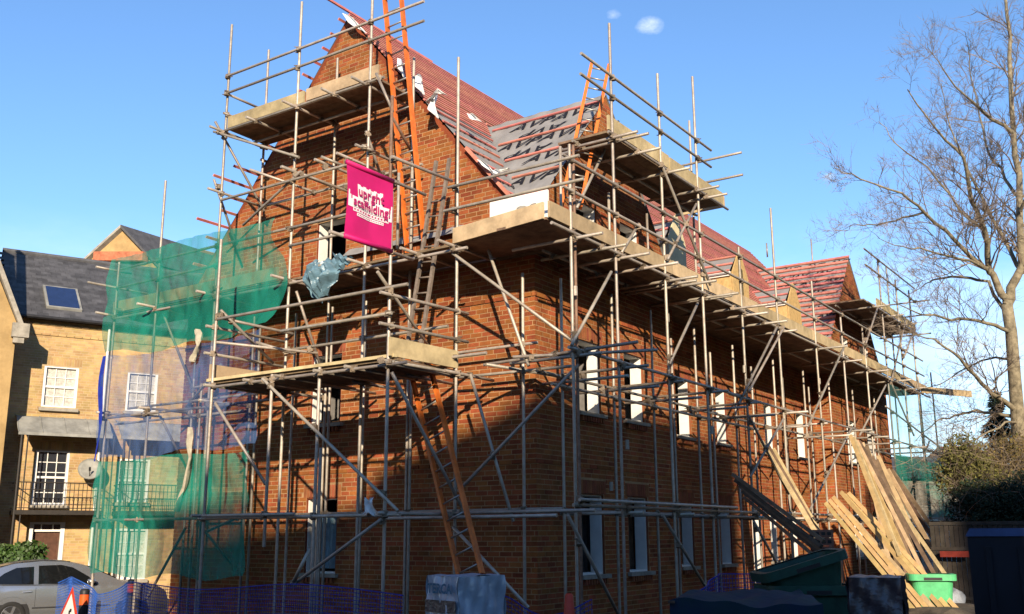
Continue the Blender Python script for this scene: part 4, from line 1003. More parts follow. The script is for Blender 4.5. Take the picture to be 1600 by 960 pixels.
# satellite dish
dc = HP(*Hpx(141, 735, .45), .45); dd = (Vector((.7, -.5, .35))).normalized(); dish = thing('satellite_dish', dc, 'round grey satellite dish on the yellow house wall', 'satellite dish')
q = MB(); q.lathe((0, 0, 0), [(.0, 0), (.12, .01), (.24, .045), (.33, .09), (.335, .095), (.24, .055), (0, .012)], n=20)
me = q.mesh('reflector', 'lead', smooth=True); inst('reflector', me, dc, dish, rot=dd.to_track_quat('Z', 'Y'))
q = MB(); q.tube([dc+Vector((0, 0, -.3)), dc+dd*.3+Vector((0, 0, -.12))], .012, n=5); q.tube([dc-HN*.4, dc], .02, n=5); q.build('arm', 'iron', dish)
q = MB(); q.tube([dc+dd*.26+Vector((0, 0, -.12)), dc+dd*.36+Vector((0, 0, -.08))], .03, n=8); q.build('receiver', 'black_plastic', dish)
# house further back with a brick gable above the slates
bh = thing('rear_house', atd(190, 600, 44), 'distant brick gable house rising behind the slate roof', 'house')
gp = [atd(136, 408, 44), atd(246, 408, 44)]; ap = atd(190, 354, 44)
base = [Vector((p.x, p.y, 0)) for p in gp]
bx = Vector((gp[1].x-gp[0].x, gp[1].y-gp[0].y, 0)); z_e = gp[0].z; away = Vector((-bx.y, bx.x, 0)).normalized()*7+bx.normalized()*4
q = MB(); q.prism([base[0], base[1], base[1]+Vector((0, 0, z_e)), Vector(((base[0].x+base[1].x)/2, (base[0].y+base[1].y)/2, ap.z)), base[0]+Vector((0, 0, z_e))], away); q.build('wall', 'stock_brick', bh)
apx = Vector(((base[0].x+base[1].x)/2, (base[0].y+base[1].y)/2, ap.z)); tow = -away.normalized()*.25
for s in (0, 1):
    e0 = base[s]+Vector((0, 0, z_e-.25))+(base[s]-base[1-s]).normalized()*.25
    q = MB(); q.add([apx+tow+Vector((0, 0, .12)), e0+tow, e0+away, apx+away+Vector((0, 0, .12)), apx+tow+Vector((0, 0, -.02)), e0+tow-Vector((0, 0, .12)), e0+away-Vector((0, 0, .12)), apx+away], [(0, 1, 2, 3), (0, 4, 5, 1), (4, 7, 6, 5)]); q.build('roof_slope', 'slate' if s else 'stone', bh)
q = MB(); p0, p1 = atd(145, 407, 43.6), atd(222, 407, 43.6); q.prism([p0, p1, p1+Vector((0, 0, .4)), p0+Vector((0, 0, .4))], away.normalized()*.3); q.build('tile_band', 'terracotta', bh)
rh = thing('red_roofed_house', atd(300, 600, 40), 'long low red tiled roof seen through the green net', 'house')
q = MB(); p = [atd(215, 420, 40), atd(345, 430, 40), atd(345, 452, 36), atd(205, 445, 36)]
q.add(p+[Vector((p[3].x, p[3].y, 0)), Vector((p[2].x, p[2].y, 0))], [(0, 1, 2, 3)]); q.build('roof', 'terracotta', rh)
q = MB(); q.prism([Vector((p[3].x, p[3].y, 0)), Vector((p[2].x, p[2].y, 0)), p[2], p[3]], (Vector((p[0].x-p[3].x, p[0].y-p[3].y, 0))).normalized()*.3); q.build('wall', 'stock_brick', rh)

# ------------------------------------------------------------------ car
cp = atd(20, 930, 20.4); cp.z = 0
CX, CY = HD.copy(), HN.copy()              # car points along the terrace
cp = cp-CY*.8
mat('dark_glass', (.008, .009, .010), .04, var=.1, spec=.5)
car = thing('parked_car', cp+CX*1.3, 'silver hatchback parked in front of the yellow house', 'car')
KS = .9
def cw(x, y, z): return cp+(CX*x+CY*y+Vector((0, 0, z)))*KS
top = [(-.78, .95), (-.72, 1.10), (-.45, 1.30), (0, 1.43), (.6, 1.48), (1.1, 1.46), (1.55, 1.36), (2.0, 1.16), (2.35, .99), (2.8, .93), (3.2, .86), (3.42, .72), (3.48, .55)]
def interp(tab, x):
    for (a, b), (c, d) in zip(tab, tab[1:]):
        if a <= x <= c: return b+(d-b)*(x-a)/(c-a)
    return tab[0][1] if x < tab[0][0] else tab[-1][1]
def half(x, z):
    base = .86 if -.5 < x < 3.0 else (.86-.5*((x-3.0)/.48)**2*.4 if x >= 3 else .86-.2*((-.5-x)/.3)**2)
    if z < .35: return base-.04
    if z < .92: return base+.02*math.sin((z-.35)/.57*math.pi)
    return base-.02-(z-.92)*.46
xs = [-.8+4.28*i/52 for i in range(53)]
q = MB()
for s in (-1, 1):
    def fn(u, v, s=s):
        x = -.8+4.28*u; zt_ = interp(top, x); z = .2+(zt_-.2)*v; return cw(x, s*half(x, z), z)
    q.grid(fn, 52, 16)
q.grid(lambda u, v: cw(-.8+4.28*u, (2*v-1)*half(-.8+4.28*u, interp(top, -.8+4.28*u)), interp(top, -.8+4.28*u)+.03*(1-(2*v-1)**2)), 52, 8)
for x in (-.8, 3.48): q.grid(lambda u, v, x=x: cw(x, (2*u-1)*half(x, .2+(interp(top, x)-.2)*v), .2+(interp(top, x)-.2)*v), 6, 6)
body = q.build('body', 'car_paint', car, smooth=True)
def pane(poly, s, name='side_window'):
    vs = [cw(x, s*(half(x, z)+.006), z) for x, z in poly]; q = MB(); q.add(vs, [tuple(range(len(vs)))]); return q.build(name, 'dark_glass', car)
for s in (1, -1):
    pane([(-.48, 1.0), (.42, .97), (.42, 1.36), (.05, 1.34), (-.2, 1.22)], s); pane([(-.68, 1.04), (-.53, 1.01), (-.28, 1.19), (-.42, 1.21)], s)
    pane([(.52, .97), (1.78, .95), (1.60, 1.12), (1.25, 1.33), (1.0, 1.39), (.52, 1.38)], s)
    for x in (.3, 1.5):
        q = MB(); q.tube([cw(x-.1, s*(half(x, .8)+.02), .81), cw(x+.08, s*(half(x, .8)+.03), .82)], .014, n=6); q.build('door_handle', 'chrome', car)
    for x in (.47, 1.72):
        q = MB(); q.tube([cw(x, s*(half(x, z)+.001), z) for z in (.3, .5, .7, .9)], .004, n=4); q.build('door_seam', 'iron', car)
    q = MB(); q.lathe((0, 0, 0), [(0, -.06), (.07, -.04), (.09, 0), (.07, .05), (0, .06)], n=10); mm = q.mesh('mirror', 'car_paint', smooth=True); inst('wing_mirror', mm, cw(1.62, s*1.0, 1.02), car, scale=(1, 1, .8))
vs = [cw(1.62, y, 1.345) for y in (-.6, .6)]+[cw(2.3, y, 1.03) for y in (.72, -.72)]; q = MB(); q.add([v+Vector((0, 0, .012)) for v in vs], [(0, 1, 2, 3)]); q.build('windscreen', 'dark_glass', car)
vs = [cw(-.42, y, 1.335) for y in (-.6, .6)]+[cw(-.76, y, 1.08) for y in (.68, -.68)]; q = MB(); q.add([v+Vector((0, 0, .012))-CX*.02 for v in vs], [(0, 1, 2, 3)]); q.build('rear_window', 'window_glass', car)
def wheel(x, s):
    c = cw(x, s*.80, .31); rot = (CY*s).to_track_quat('Z', 'Y'); k3 = (KS, KS, KS)
    q = MB(); q.lathe((0, 0, 0), [(.20, -.1), (.29, -.1), (.31, -.07), (.31, .07), (.29, .1), (.215, .1), (.20, .08)], n=24); w = inst('wheel', q.mesh('tyre', 'rubber', smooth=True), c, car, rot=rot, scale=k3)
    q = MB(); q.lathe((0, 0, 0), [(.215, .085), (.2, .095), (.18, .03), (.0, .03)], n=24)
    for k in range(5):
        t_ = 2*math.pi*k/5; q.obox((.105*math.cos(t_), .105*math.sin(t_), .075), (.10*math.cos(t_), .10*math.sin(t_), 0), (-.028*math.sin(t_), .028*math.cos(t_), 0), (0, 0, .012))
    q.lathe((0, 0, 0), [(.05, .09), (0, .095)], n=10)
    o = inst('rim', q.mesh('rim', 'chrome'), c, w, rot=rot, scale=k3)
    q = MB(); q.lathe((0, 0, 0), [(0, .0), (.37, 0), (.375, .004)], n=24); inst('wheel_arch', q.mesh('wheel_arch', 'black_plastic'), cw(x, s*(half(x, .4)+.012), .34), car, rot=rot, scale=k3)
    return w
for x in (0, 2.6):
    for s in (1, -1): wheel(x, s)
for s in (1, -1):
    q = MB(); q.prism([cw(-.79, s*.82, .85), cw(-.62, s*.865, .9), cw(-.66, s*.85, 1.05), cw(-.78, s*.78, 1.0)], CY*s*.015); q.build('tail_light', 'red', car)
    q = MB(); q.prism([cw(3.42, s*.6, .62), cw(3.15, s*.82, .68), cw(3.1, s*.82, .8), cw(3.38, s*.6, .74)], Vector((0, 0, .02))+CY*s*.02); q.build('headlight', 'reflect_white', car)

q = MB(); q.obox(cw(-.805, 0, .62), CY*.26*KS, CX*.006, Vector((0, 0, .055))); q.build('number_plate', 'reflect_white', car)
for s in (1, -1):
    q = MB(); q.tube([cw(x, s*(half(x, .45)+.012), .46) for x in (.42, 1.0, 1.6, 2.1)], .014, n=5); q.build('side_trim', 'black_plastic', car)
    q = MB(); q.tube([cw(x, s*(half(x, z)+.008), z) for x, z in ((-.5, .985), (.4, .955), (1.0, .945), (1.8, .935))], .010, n=5); q.build('window_trim', 'black_plastic', car)
    q = MB(); q.tube([cw(x, s*(half(x, .22)+.01), .22) for x in (.4, 1.2, 2.2)], .03, n=6); q.build('sill', 'black_plastic', car)
    q = MB(); q.tube([cw(x, s*(half(x, interp(top, x))-.05), interp(top, x)+.02) for x in (-.3, .2, .7, 1.2)], .012, n=5); q.build('roof_rail', 'black_plastic', car)
# ------------------------------------------------------------------ bollards and road sign
def bollard(px, py, dep, label):
    t_ = atd(px, py, dep); b_ = thing('bollard', (t_.x, t_.y, 0), label, 'bollard', 'black bollards with orange bands'); h = t_.z; c = (t_.x, t_.y, 0)
    MB().lathe(c, [(.075, 0), (.075, h-.26), (.062, h-.26), (.062, h-.25)], n=16).build('post', 'black_plastic', b_, smooth=False)
    MB().lathe(c, [(.0745, h-.25), (.0745, h-.09)], n=16).build('reflective_band', 'orange_red', b_, smooth=True)
    MB().lathe(c, [(.075, h-.09), (.075, h-.03), (.055, h-.005), (0, h)], n=16).build('cap', 'black_plastic', b_, smooth=True)
bollard(133, 920, 16.2, 'black bollard with orange band beside the warning sign'); bollard(206, 905, 19.5, 'black bollard with red band behind the blue mesh barrier')
sg = thing('warning_sign', atd(108, 960, 15.5), 'red bordered triangular roadworks warning sign propped by the bollard', 'road sign')
ap_ = atd(114, 917, 15.5); hv = (r0*.62+Vector((fw.x, fw.y, 0))*-.5).normalized(); hv.z = 0
def tri(sz, lift, m, nm):
    n_ = hv.cross(Vector((0, 0, 1))); ups = Vector((0, 0, 1))*.97+hv*.10; ctr = ap_-ups*.43
    if n_.dot(CAM-ctr) < 0: n_ = -n_
    vs = [ctr+(ups*.43)*sz, ctr+(-ups*.22+hv*.375)*sz, ctr+(-ups*.22-hv*.375)*sz]; q = MB(); q.prism([v+n_*lift for v in vs], n_*.004); return q.build(nm, m, sg), ctr, n_, ups
tri(1.0, 0, 'red', 'border'); _, ctr, n_, ups = tri(.74, .006, 'reflect_white', 'panel')
q = MB()
for (x, z, w, h) in ((.02, -.02, .02, .09), (.05, .07, .025, .025), (-.06, -.1, .07, .025), (-.03, -.02, .05, .012), (.05, -.09, .014, .04)):
    q.prism([ctr+n_*.011+hv*(x-w)+ups*(z-h), ctr+n_*.011+hv*(x+w)+ups*(z-h), ctr+n_*.011+hv*(x+w)+ups*(z+h), ctr+n_*.011+hv*(x-w)+ups*(z+h)], n_*.003)
q.build('worker_symbol', 'black_plastic', sg)
q = MB(); q.tube([ctr-n_*.01+hv*.2-ups*.2, ctr-n_*.35+hv*.2+Vector((0, 0, -ctr.z))], .012, n=5); q.tube([ctr-n_*.01-hv*.2-ups*.2, ctr-n_*.35-hv*.2+Vector((0, 0, -ctr.z))], .012, n=5); q.tube([ctr-ups*.22+hv*.3, ctr+hv*.3+Vector((0, 0, -ctr.z))], .012, n=5); q.tube([ctr-ups*.22-hv*.3, ctr-hv*.3+Vector((0, 0, -ctr.z))], .012, n=5); q.build('frame', 'iron', sg)

#mat('sheet_blue', (.02, .085, .36), .5, var=.2, scale=5, bump=.5, bscale=9)
# ------------------------------------------------------------------ foreground materials on the site
gf = Vector((fw.x, fw.y, 0)).normalized()
def pack(px, py, dep, w, d, h, ang, label, m, band=None, name='wrapped_brick_pack'):
    """shrink-wrapped pack of bricks on a pallet: slightly bulged wrap, folded top, pallet below"""
    p = atd(px, py, dep); base = Vector((p.x, p.y, 0)); ux = Vector((math.cos(ang), math.sin(ang), 0)); uy = Vector((-ux.y, ux.x, 0)); t = thing(name, base, label, 'brick pack', 'wrapped brick packs'); q = MB(); H0 = p.z-h
    rs = random.Random(px); 
    def side(o_, a_, L):
        nn = Vector((a_.y, -a_.x, 0))
        q.grid(lambda u, v: o_+a_*(L*u)+Vector((0, 0, H0+h*v))+nn*(.018*math.sin(u*9+v*13)+.012*math.sin(u*27-v*8)+.02*math.sin(math.pi*v)*math.sin(math.pi*u)), 16, 14)
    c = [base-ux*w/2-uy*d/2, base+ux*w/2-uy*d/2, base+ux*w/2+uy*d/2, base-ux*w/2+uy*d/2]
    for i in range(4): side(c[i], (c[(i+1) % 4]-c[i]).normalized(), (c[(i+1) % 4]-c[i]).length)
    q.grid(lambda u, v: c[0]+(c[1]-c[0])*u+(c[3]-c[0])*v+Vector((0, 0, H0+h+.015*math.sin(u*11)*math.sin(v*9))), 14, 14)
    q.build('wrap', m, t, smooth=True)
    for k in (-.4, 0, .4):
        q = MB(); q.obox(base+ux*w*k+Vector((0, 0, H0-.06)), ux*.05, uy*d/2, Vector((0, 0, .045))); q.build('pallet_block', 'old_board', t)
    q = MB(); q.obox(base+Vector((0, 0, (H0-.11)/2)), ux*w*.48, uy*d*.48, Vector((0, 0, max(.02, (H0-.11)/2)))); q.build('lower_pack', 'clay_brick', t)
    return t, c, ux, uy, H0
t_, c, ux, uy, H0 = pack(728, 899, 12.4, .62, .72, .95, R(-14), 'pale blue shrink wrapped brick pack in front of the gable', 'wrap')
nn = Vector((ux.y, -ux.x, 0))
# printed wrap on the face towards the street corner
best = None
for i in range(4):
    a = (c[(i+1) % 4]-c[i]).normalized(); n0 = Vector((a.y, -a.x, 0)); ctr = (c[i]+c[(i+1) % 4])/2
    if n0.dot((CAM-ctr).normalized()) > .1:
        L = (c[(i+1) % 4]-c[i]).length
        sx_ = (ctr-CAM).dot(rt)
        if best is None or sx_ < best[0]: best = (sx_, a, n0, ctr, L)
_, a, n0, ctr, L = best
if a.dot(rt) < 0: a = -a
tm = text_mesh('TERCA', .155, bold=.006, space=1.05); q = MB(); q.add([ctr+a*(v.x*.95)+Vector((0, 0, H0+.80+v.y))+n0*.05 for v in tm[0]], tm[1]); q.build('wrap_lettering', 'wrap_print', t_)
q = MB(); q.obox(ctr+Vector((0, 0, H0+.60))+n0*.034, a*L*.48, n0*.003, Vector((0, 0, .07))); q.build('printed_band', 'wrap_dark', t_)
pack(1368, 901, 10.4, .50, .62, .75, R(12), 'dark plastic wrapped brick pack beside the yellow planks', 'wrap_dark')
# stack under tarpaulin
tp = thing('tarpaulin_stack', atd(1180, 960, 9.2), 'low material stack covered with a dark blue green tarpaulin', 'covered stack')
p0, p1, p2, p3 = atd(1046, 938, 8.9), atd(1286, 948, 8.6), atd(1250, 924, 11), atd(1120, 926, 11.2)
def tpf(u, v):
    p = p0.lerp(p1, u).lerp(p3.lerp(p2, u), v); return p+Vector((0, 0, .02*math.sin(u*8+v*5)+.015*math.sin(u*19-v*11)+.035*math.sin(math.pi*v)))
q = MB(); q.grid(tpf, 30, 16)
q.grid(lambda u, v: Vector(tpf(u, 0))-Vector((0, 0, (1-v)*tpf(u, 0).z))-gf*(.1*(1-v)+.04*math.sin(u*25)*(1-v)), 30, 8)
q.grid(lambda u, v: Vector(tpf(0, u))-Vector((0, 0, (1-v)*tpf(0, u).z)), 10, 6); q.grid(lambda u, v: Vector(tpf(1, u))-Vector((0, 0, (1-v)*tpf(1, u).z)), 10, 6)
q.build('tarpaulin', 'tarp_dark', tp, smooth=True)
q = MB(); q.beam(atd(1048, 941, 8.85), atd(1102, 935, 9.9), .05, .02); q.beam(atd(1128, 936, 10), atd(1166, 932, 10.2), .04, .015); q.build('batten', 'dark_wood', tp)
# mortar tubs
def tub(c, ang, L, Wd, h, label, m, tilt=(0, 0), taper=.8):
    t = thing('mortar_tub', c, label, 'mortar tub', 'plastic mortar tubs'); rot = Matrix.Rotation(ang, 4, 'Z') @ Matrix.Rotation(tilt[0], 4, 'X') @ Matrix.Rotation(tilt[1], 4, 'Y')
    def rr(l, w, z, n=6, rad=.12):
        out = []
        for (sx_, sy_, a0) in ((1, 1, 0), (-1, 1, 90), (-1, -1, 180), (1, -1, 270)):
            for k in range(n+1):
                a_ = R(a0+90*k/n); out.append(Vector((sx_*(l-rad)+rad*math.cos(a_), sy_*(w-rad)+rad*math.sin(a_), z)))
        return out
    rings = [rr(L/2*taper, Wd/2*taper, 0), rr(L/2*(taper+1)/2, Wd/2*(taper+1)/2, h*.5), rr(L/2, Wd/2, h)]
    inner = [rr(L/2-.03, Wd/2-.03, h), rr(L/2*taper-.03, Wd/2*taper-.03, .04)]
    q = MB(); allr = rings+inner; n = len(rings[0]); vs = [p for r_ in allr for p in r_]; fs = [(i*n+k, i*n+(k+1) % n, (i+1)*n+(k+1) % n, (i+1)*n+k) for i in range(len(allr)-1) for k in range(n)]+[tuple(reversed(range(n))), tuple((len(allr)-1)*n+k for k in range(n))]
    T = Matrix.Translation(c) @ rot
    q.add([T @ v for v in vs], fs); q.build('shell', m, t, fix=True)
    q = MB(); o1 = rr(L/2+.045, Wd/2+.045, h-.09); o2 = rr(L/2+.045, Wd/2+.045, h+.012); o3 = rr(L/2-.02, Wd/2-.02, h+.012); o0 = rr(L/2+.005, Wd/2+.005, h-.09)
    al = [o0, o1, o2, o3]; vs = [p for r_ in al for p in r_]; fs = [(i*n+k, i*n+(k+1) % n, (i+1)*n+(k+1) % n, (i+1)*n+k) for i in range(3) for k in range(n)]
    q.add([T @ v for v in vs], fs); q.build('rim', m, t, fix=True)
    q = MB(); q.obox(T @ Vector((0, -Wd/2-.046, h-.06)), T.to_3x3() @ Vector((.14, 0, 0)), T.to_3x3() @ Vector((0, .004, 0)), T.to_3x3() @ Vector((0, 0, .022))); q.build('hand_slot', 'black_plastic', t)
    return t
c1 = atd(1262, 915, 11.6)
c1b = Vector((c1.x, c1.y, c1.z-.62)); 
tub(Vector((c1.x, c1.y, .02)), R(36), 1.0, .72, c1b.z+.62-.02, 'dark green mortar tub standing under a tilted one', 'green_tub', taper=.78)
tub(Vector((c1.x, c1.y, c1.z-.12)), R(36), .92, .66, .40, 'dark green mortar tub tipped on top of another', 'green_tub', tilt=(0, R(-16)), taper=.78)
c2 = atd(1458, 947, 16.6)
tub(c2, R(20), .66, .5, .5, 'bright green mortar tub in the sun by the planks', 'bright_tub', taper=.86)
hp = thing('rubble_heap', (c2.x, c2.y, 0), 'heap of timber offcuts and rubble under the bright green tub', 'rubble heap')
q = MB(); q.grid(lambda u, v: Vector((c2.x+(u-.5)*2.4, c2.y+(v-.5)*2.6, (c2.z-.01)*min(1, 1.6*math.sin(math.pi*u)**.6*math.sin(math.pi*v)**.6)-.02+.05*random.random())), 16, 16); q.build('heap', 'dirt', hp)
for k in range(16):
    a_ = Vector((c2.x+random.uniform(-1.1, .9), c2.y+random.uniform(-1.2, -.1), c2.z*random.uniform(.4, .95))); b_ = a_+Vector((random.uniform(-.6, .6), random.uniform(-.5, .5), random.uniform(-.15, .15)))
    q = MB(); q.beam(a_, b_, .07, .03, rnd=random.random()); q.build('offcut', random.choice(('fresh_wood', 'old_board', 'board')), hp)
# plastic bags of rubbish
for i, (px, py, dep, r_, lb) in enumerate(((1498, 905, 21.5, .4, 'crumpled grey rubbish bag nearest the blue container'), (1488, 938, 21, .36, 'crumpled grey rubbish bag on the ground by the green tub'), (1470, 893, 22.5, .3, 'small grey rubbish bag at the foot of the brown planks'))):
    c = atd(px, py, dep); rs = random.Random(i+11); ds = [Vector((rs.gauss(0, 1), rs.gauss(0, 1), rs.gauss(0, 1))).normalized() for _ in range(22)]; of = [rs.uniform(.6, 1) for _ in ds]
    def bf(u, v):
        th = u*2*math.pi; ph = (v-.5)*math.pi; d = Vector((math.cos(ph)*math.cos(th), math.cos(ph)*math.sin(th), math.sin(ph)))
        return c+d*r_*min([o/max(.15, d.dot(k)) for k, o in zip(ds, of) if d.dot(k) > .15]+[1.2])
    b_ = thing('rubbish_bag', (c.x, c.y, 0), lb, 'rubbish bag', 'rubbish bags by the planks'); q = MB(); q.grid(bf, 30, 18); q.build('bag', 'plastic_bag', b_); q = MB(); q.lathe((c.x, c.y, 0), [(.3, 0), (.22, max(.05, c.z-r_*.6))], n=8); q.build('heap_base', 'dirt', b_)
# small stack of perforated bricks
bs = atd(1285, 858, 13.2); st = thing('brick_stack', (bs.x, bs.y, 0), 'small stack of perforated clay bricks behind the green tubs', 'brick stack')
ang = R(30); ux = Vector((math.cos(ang), math.sin(ang), 0)); uy = Vector((-ux.y, ux.x, 0)); z = 0.0; ztop = atd(1285, 828, 13.2).z; rowz = int(ztop/.105)
for k in range(rowz):
    z = ztop-.05-k*.105
    if z < .05: break
    q = MB(); q.obox(Vector((bs.x, bs.y, z)), ux*.13, uy*.11, Vector((0, 0, .05)), rnd=random.random()); b_ = q.build('brick', 'clay_brick', st)
    if k < 5:
        h_ = MB()
        for i in (-1, 0, 1): h_.obox(Vector((bs.x, bs.y, z))-uy*.1105+ux*i*.075, ux*.024, uy*.001, Vector((0, 0, .02)))
        h_.build('perforation', 'iron', b_)
# orange cone post at the corner
cn = atd(889, 930, 12.6); ct = thing('traffic_cone', (cn.x, cn.y, 0), 'faded red traffic cone at the near building corner', 'traffic cone')
MB().lathe((cn.x, cn.y, 0), [(.15, .03), (.05, cn.z), (.03, cn.z+.02), (0, cn.z+.02)], n=14).build('cone', 'red', ct, smooth=True); MB().box((cn.x-.18, cn.y-.18, .005), (cn.x+.18, cn.y+.18, .035)).build('base', 'black_plastic', ct)
# dark blue container at the right edge
k0 = atd(1510, 826, 11.5); ct = thing('storage_container', (k0.x+1, k0.y, 0), 'dark navy storage container at the right edge', 'container')
ky = Vector((k0.x-CAM.x, k0.y-CAM.y, 0)).normalized(); kx = Vector((ky.y, -ky.x, 0)); zt = k0.z
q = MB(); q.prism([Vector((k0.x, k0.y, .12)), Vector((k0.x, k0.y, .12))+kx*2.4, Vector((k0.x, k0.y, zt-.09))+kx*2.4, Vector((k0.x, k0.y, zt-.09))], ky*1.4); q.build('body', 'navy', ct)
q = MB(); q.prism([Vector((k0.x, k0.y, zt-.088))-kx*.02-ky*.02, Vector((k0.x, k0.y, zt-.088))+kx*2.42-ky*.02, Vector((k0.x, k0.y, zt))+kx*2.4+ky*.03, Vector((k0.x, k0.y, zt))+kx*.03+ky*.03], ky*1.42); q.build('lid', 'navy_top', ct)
for i in range(7):
    q = MB(); q.obox(Vector((k0.x, k0.y, zt/2))+kx*(.2+i*.33)-ky*.015, kx*.03, ky*.015, Vector((0, 0, zt/2-.2))); q.build('rib', 'navy', ct)
for i in (0.15, 2.2):
    q = MB(); q.obox(Vector((k0.x, k0.y, .06))+kx*i+ky*.7, kx*.08, ky*.6, Vector((0, 0, .06))); q.build('skid', 'iron', ct)

# ------------------------------------------------------------------ planks: each is a thing one could lift away
def plank(a, b, m, label, group, w=.2, th=.038, roll=0.0):
    a, b = Vector(a), Vector(b); d = (b-a).normalized(); u_ = (CAM-(a+b)/2).normalized()+Vector((math.cos(roll*9), math.sin(roll*9), .2))*abs(roll)
    q = MB(); q.beam(a, b, w, th, upv=u_, rnd=random.random()); return q.build('plank', m, label=label, category='plank', group=group)
rs = random.Random(5)
ORD = ('first', 'second', 'third', 'fourth', 'fifth', 'sixth', 'seventh', 'eighth', 'ninth', 'tenth', 'eleventh', 'twelfth')
G1 = 'new yellow planks leaning by the far wing'; G2 = 'weathered brown planks fanned against the scaffold'; G3 = 'dark planks propped over the green tubs'
gx = [(1328, 676, 1392, 845), (1331, 679, 1406, 868), (1334, 683, 1420, 893), (1337, 687, 1434, 908), (1339, 690, 1450, 908), (1342, 694, 1466, 908), (1345, 699, 1484, 908)]
for i, (ax, ay, bx_, by) in enumerate(gx): plank(atd(ax+rs.uniform(-3, 3), ay+rs.uniform(-4, 8), 19.6+.08*i), atd(bx_, by, 17.0+.1*i), ('fresh_wood', 'board', 'fresh_wood', 'fresh_wood', 'board', 'old_board', 'board')[i], ORD[i]+' from the left of the tall pale planks leaning on the scaffold', 'tall pale planks leaning by the far wing', w=.066, roll=rs.uniform(-.45, .45))
for i in range(7):
    plank(atd(1290+i*6, 791-i*4.5+rs.uniform(-7, 7), 18.3+.05*i), atd(1460+i*7.5, 992-i*5, 15.8+.05*i), 'fresh_wood' if i != 3 else 'board', ('lowest', 'second lowest', 'third lowest', 'middle', 'third highest', 'second highest', 'highest')[i]+' yellow plank of the low sloping bundle by the dark brick pack', G1+' (low bundle)', w=.07, roll=rs.uniform(-.45, .45))
for i in range(12):
    f = i/11; plank(atd(1346+rs.uniform(-5, 5)+f*46, 690+f*40+rs.uniform(0, 12), 22.5+rs.uniform(0, 1)), atd(1398+f*116, 908+rs.uniform(-6, 14), 21.0+f*1.5), 'old_board' if i % 3 else 'board', ORD[i]+' brown plank from the left in the fan leaning on the far scaffold', G2, w=.085, roll=rs.uniform(-.5, .5))
for i in range(5):
    plank(atd(1148+i*4+rs.uniform(-4, 4), 742+i*9, 14.5+.06*i), atd(1286+rs.uniform(-3, 3), 846+i*8, 12.8), 'dark_wood' if i % 2 else 'old_board', ('top', 'second', 'third', 'fourth', 'bottom')[i]+' dark plank of the bundle sloping down to the green tubs', G3, w=.048, th=.05, roll=rs.uniform(-.3, .3))
for i in range(3):
    plank(atd(1190+i*9, 690+i*6, 20.8), atd(1276+i*6, 835+i*6, 18.6), ('board', 'old_board', 'board')[i], ('pale plank behind the dark bundle, nearest the near wing', 'brown plank between two pale ones behind the dark bundle', 'pale plank behind the dark bundle, nearest the far wing')[i], 'planks behind the dark bundle', w=.09, roll=.2)
plank(atd(1452, 895, 22.2), atd(1492, 868, 22.6), 'reflect_white', 'short pale board lying at the foot of the brown planks', 'offcuts by the planks', w=.3)
# white board and stones on the corner lift
wb0, wb1 = onY(767, 341, -.3), onY(857, 297, -.3)
q = MB(); q.box((wb0.x, -.33, wb0.z-.2), (wb1.x, -.29, wb1.z)); q.build('insulation_board', 'white_board', label='white insulation board standing on the corner lift', category='insulation board')
for i, (px, lb) in enumerate(((818, 'pale stone lump left of another on the corner lift'), (836, 'darker stone lump right of another on the corner lift'))):
    c = onY(px, 330, -1.2); rs2 = random.Random(i); q = MB(); q.lathe((c.x, c.y, 6.26), [(.0, 0), (.10, .01), (.13, .06), (.09, .12), (0, .14)], n=7); q.v = [(x+rs2.uniform(-.02, .02), y+rs2.uniform(-.02, .02), z+rs2.uniform(-.015, .015)) for x, y, z in q.v]; q.build('stone_lump', 'stone' if i == 0 else 'block', label=lb, category='stone')
# blue sheet hung in the ground floor gable window, loose polythene on the ledger
q = MB(); q.grid(lambda u, v: Vector((-4.08-.40*u, .12+.03*math.sin(u*12), 1.28+.85*v)), 14, 6); q.build('hanging_sheet', 'tarp', smooth=True, label='blue sheet hanging in the ground floor gable window', category='sheet')
c = onY(577, 797, YT-.1); q = MB(); q.grid(lambda u, v: c+Vector(((u-.5)*.26*(1-.6*v), .05*math.sin(u*9+v*4), -.06+v*.2+.03*math.sin(u*14))), 10, 8); q.build('polythene_scrap', 'white_sheet', smooth=True, label='white polythene scrap caught on the lower gable ledger', category='sheet')

# ------------------------------------------------------------------ right hand boundary, planting and far houses
mat('shaded_red', (.22, .03, .02), .7, var=.2)  # darker red for the fence board, its shade put into the colour
fe = thing('timber_fence', atd(1530, 900, 21), 'timber boundary fence at the right, coloured dark for its shade', 'fence')
f0, f1 = atd(1455, 850, 21.5), atd(1660, 850, 20); f0.z = f1.z = 0; ztf = 2.0; n = 26
for i in range(n):
    p = f0.lerp(f1, (i+.5)/n); d = (f1-f0).normalized(); q = MB(); q.obox(p+Vector((0, 0, ztf/2)), d*((f1-f0).length/n/2-.006), Vector((-d.y, d.x, 0))*.012*(1 if i % 2 else .8), Vector((0, 0, ztf/2-.02)), rnd=random.random()); q.build('fence_board', 'fence_wood', fe)
for z in (.5, 1.5, 2.02):
    q = MB(); q.beam(f0+Vector((0, 0, z)), f1+Vector((0, 0, z)), .06, .07); q.build('rail', 'fence_wood', fe)
q = MB(); q.beam(atd(1470, 866, 21.2), atd(1515, 866, 20.8), .08, .12); q.build('red_board', 'shaded_red', fe)

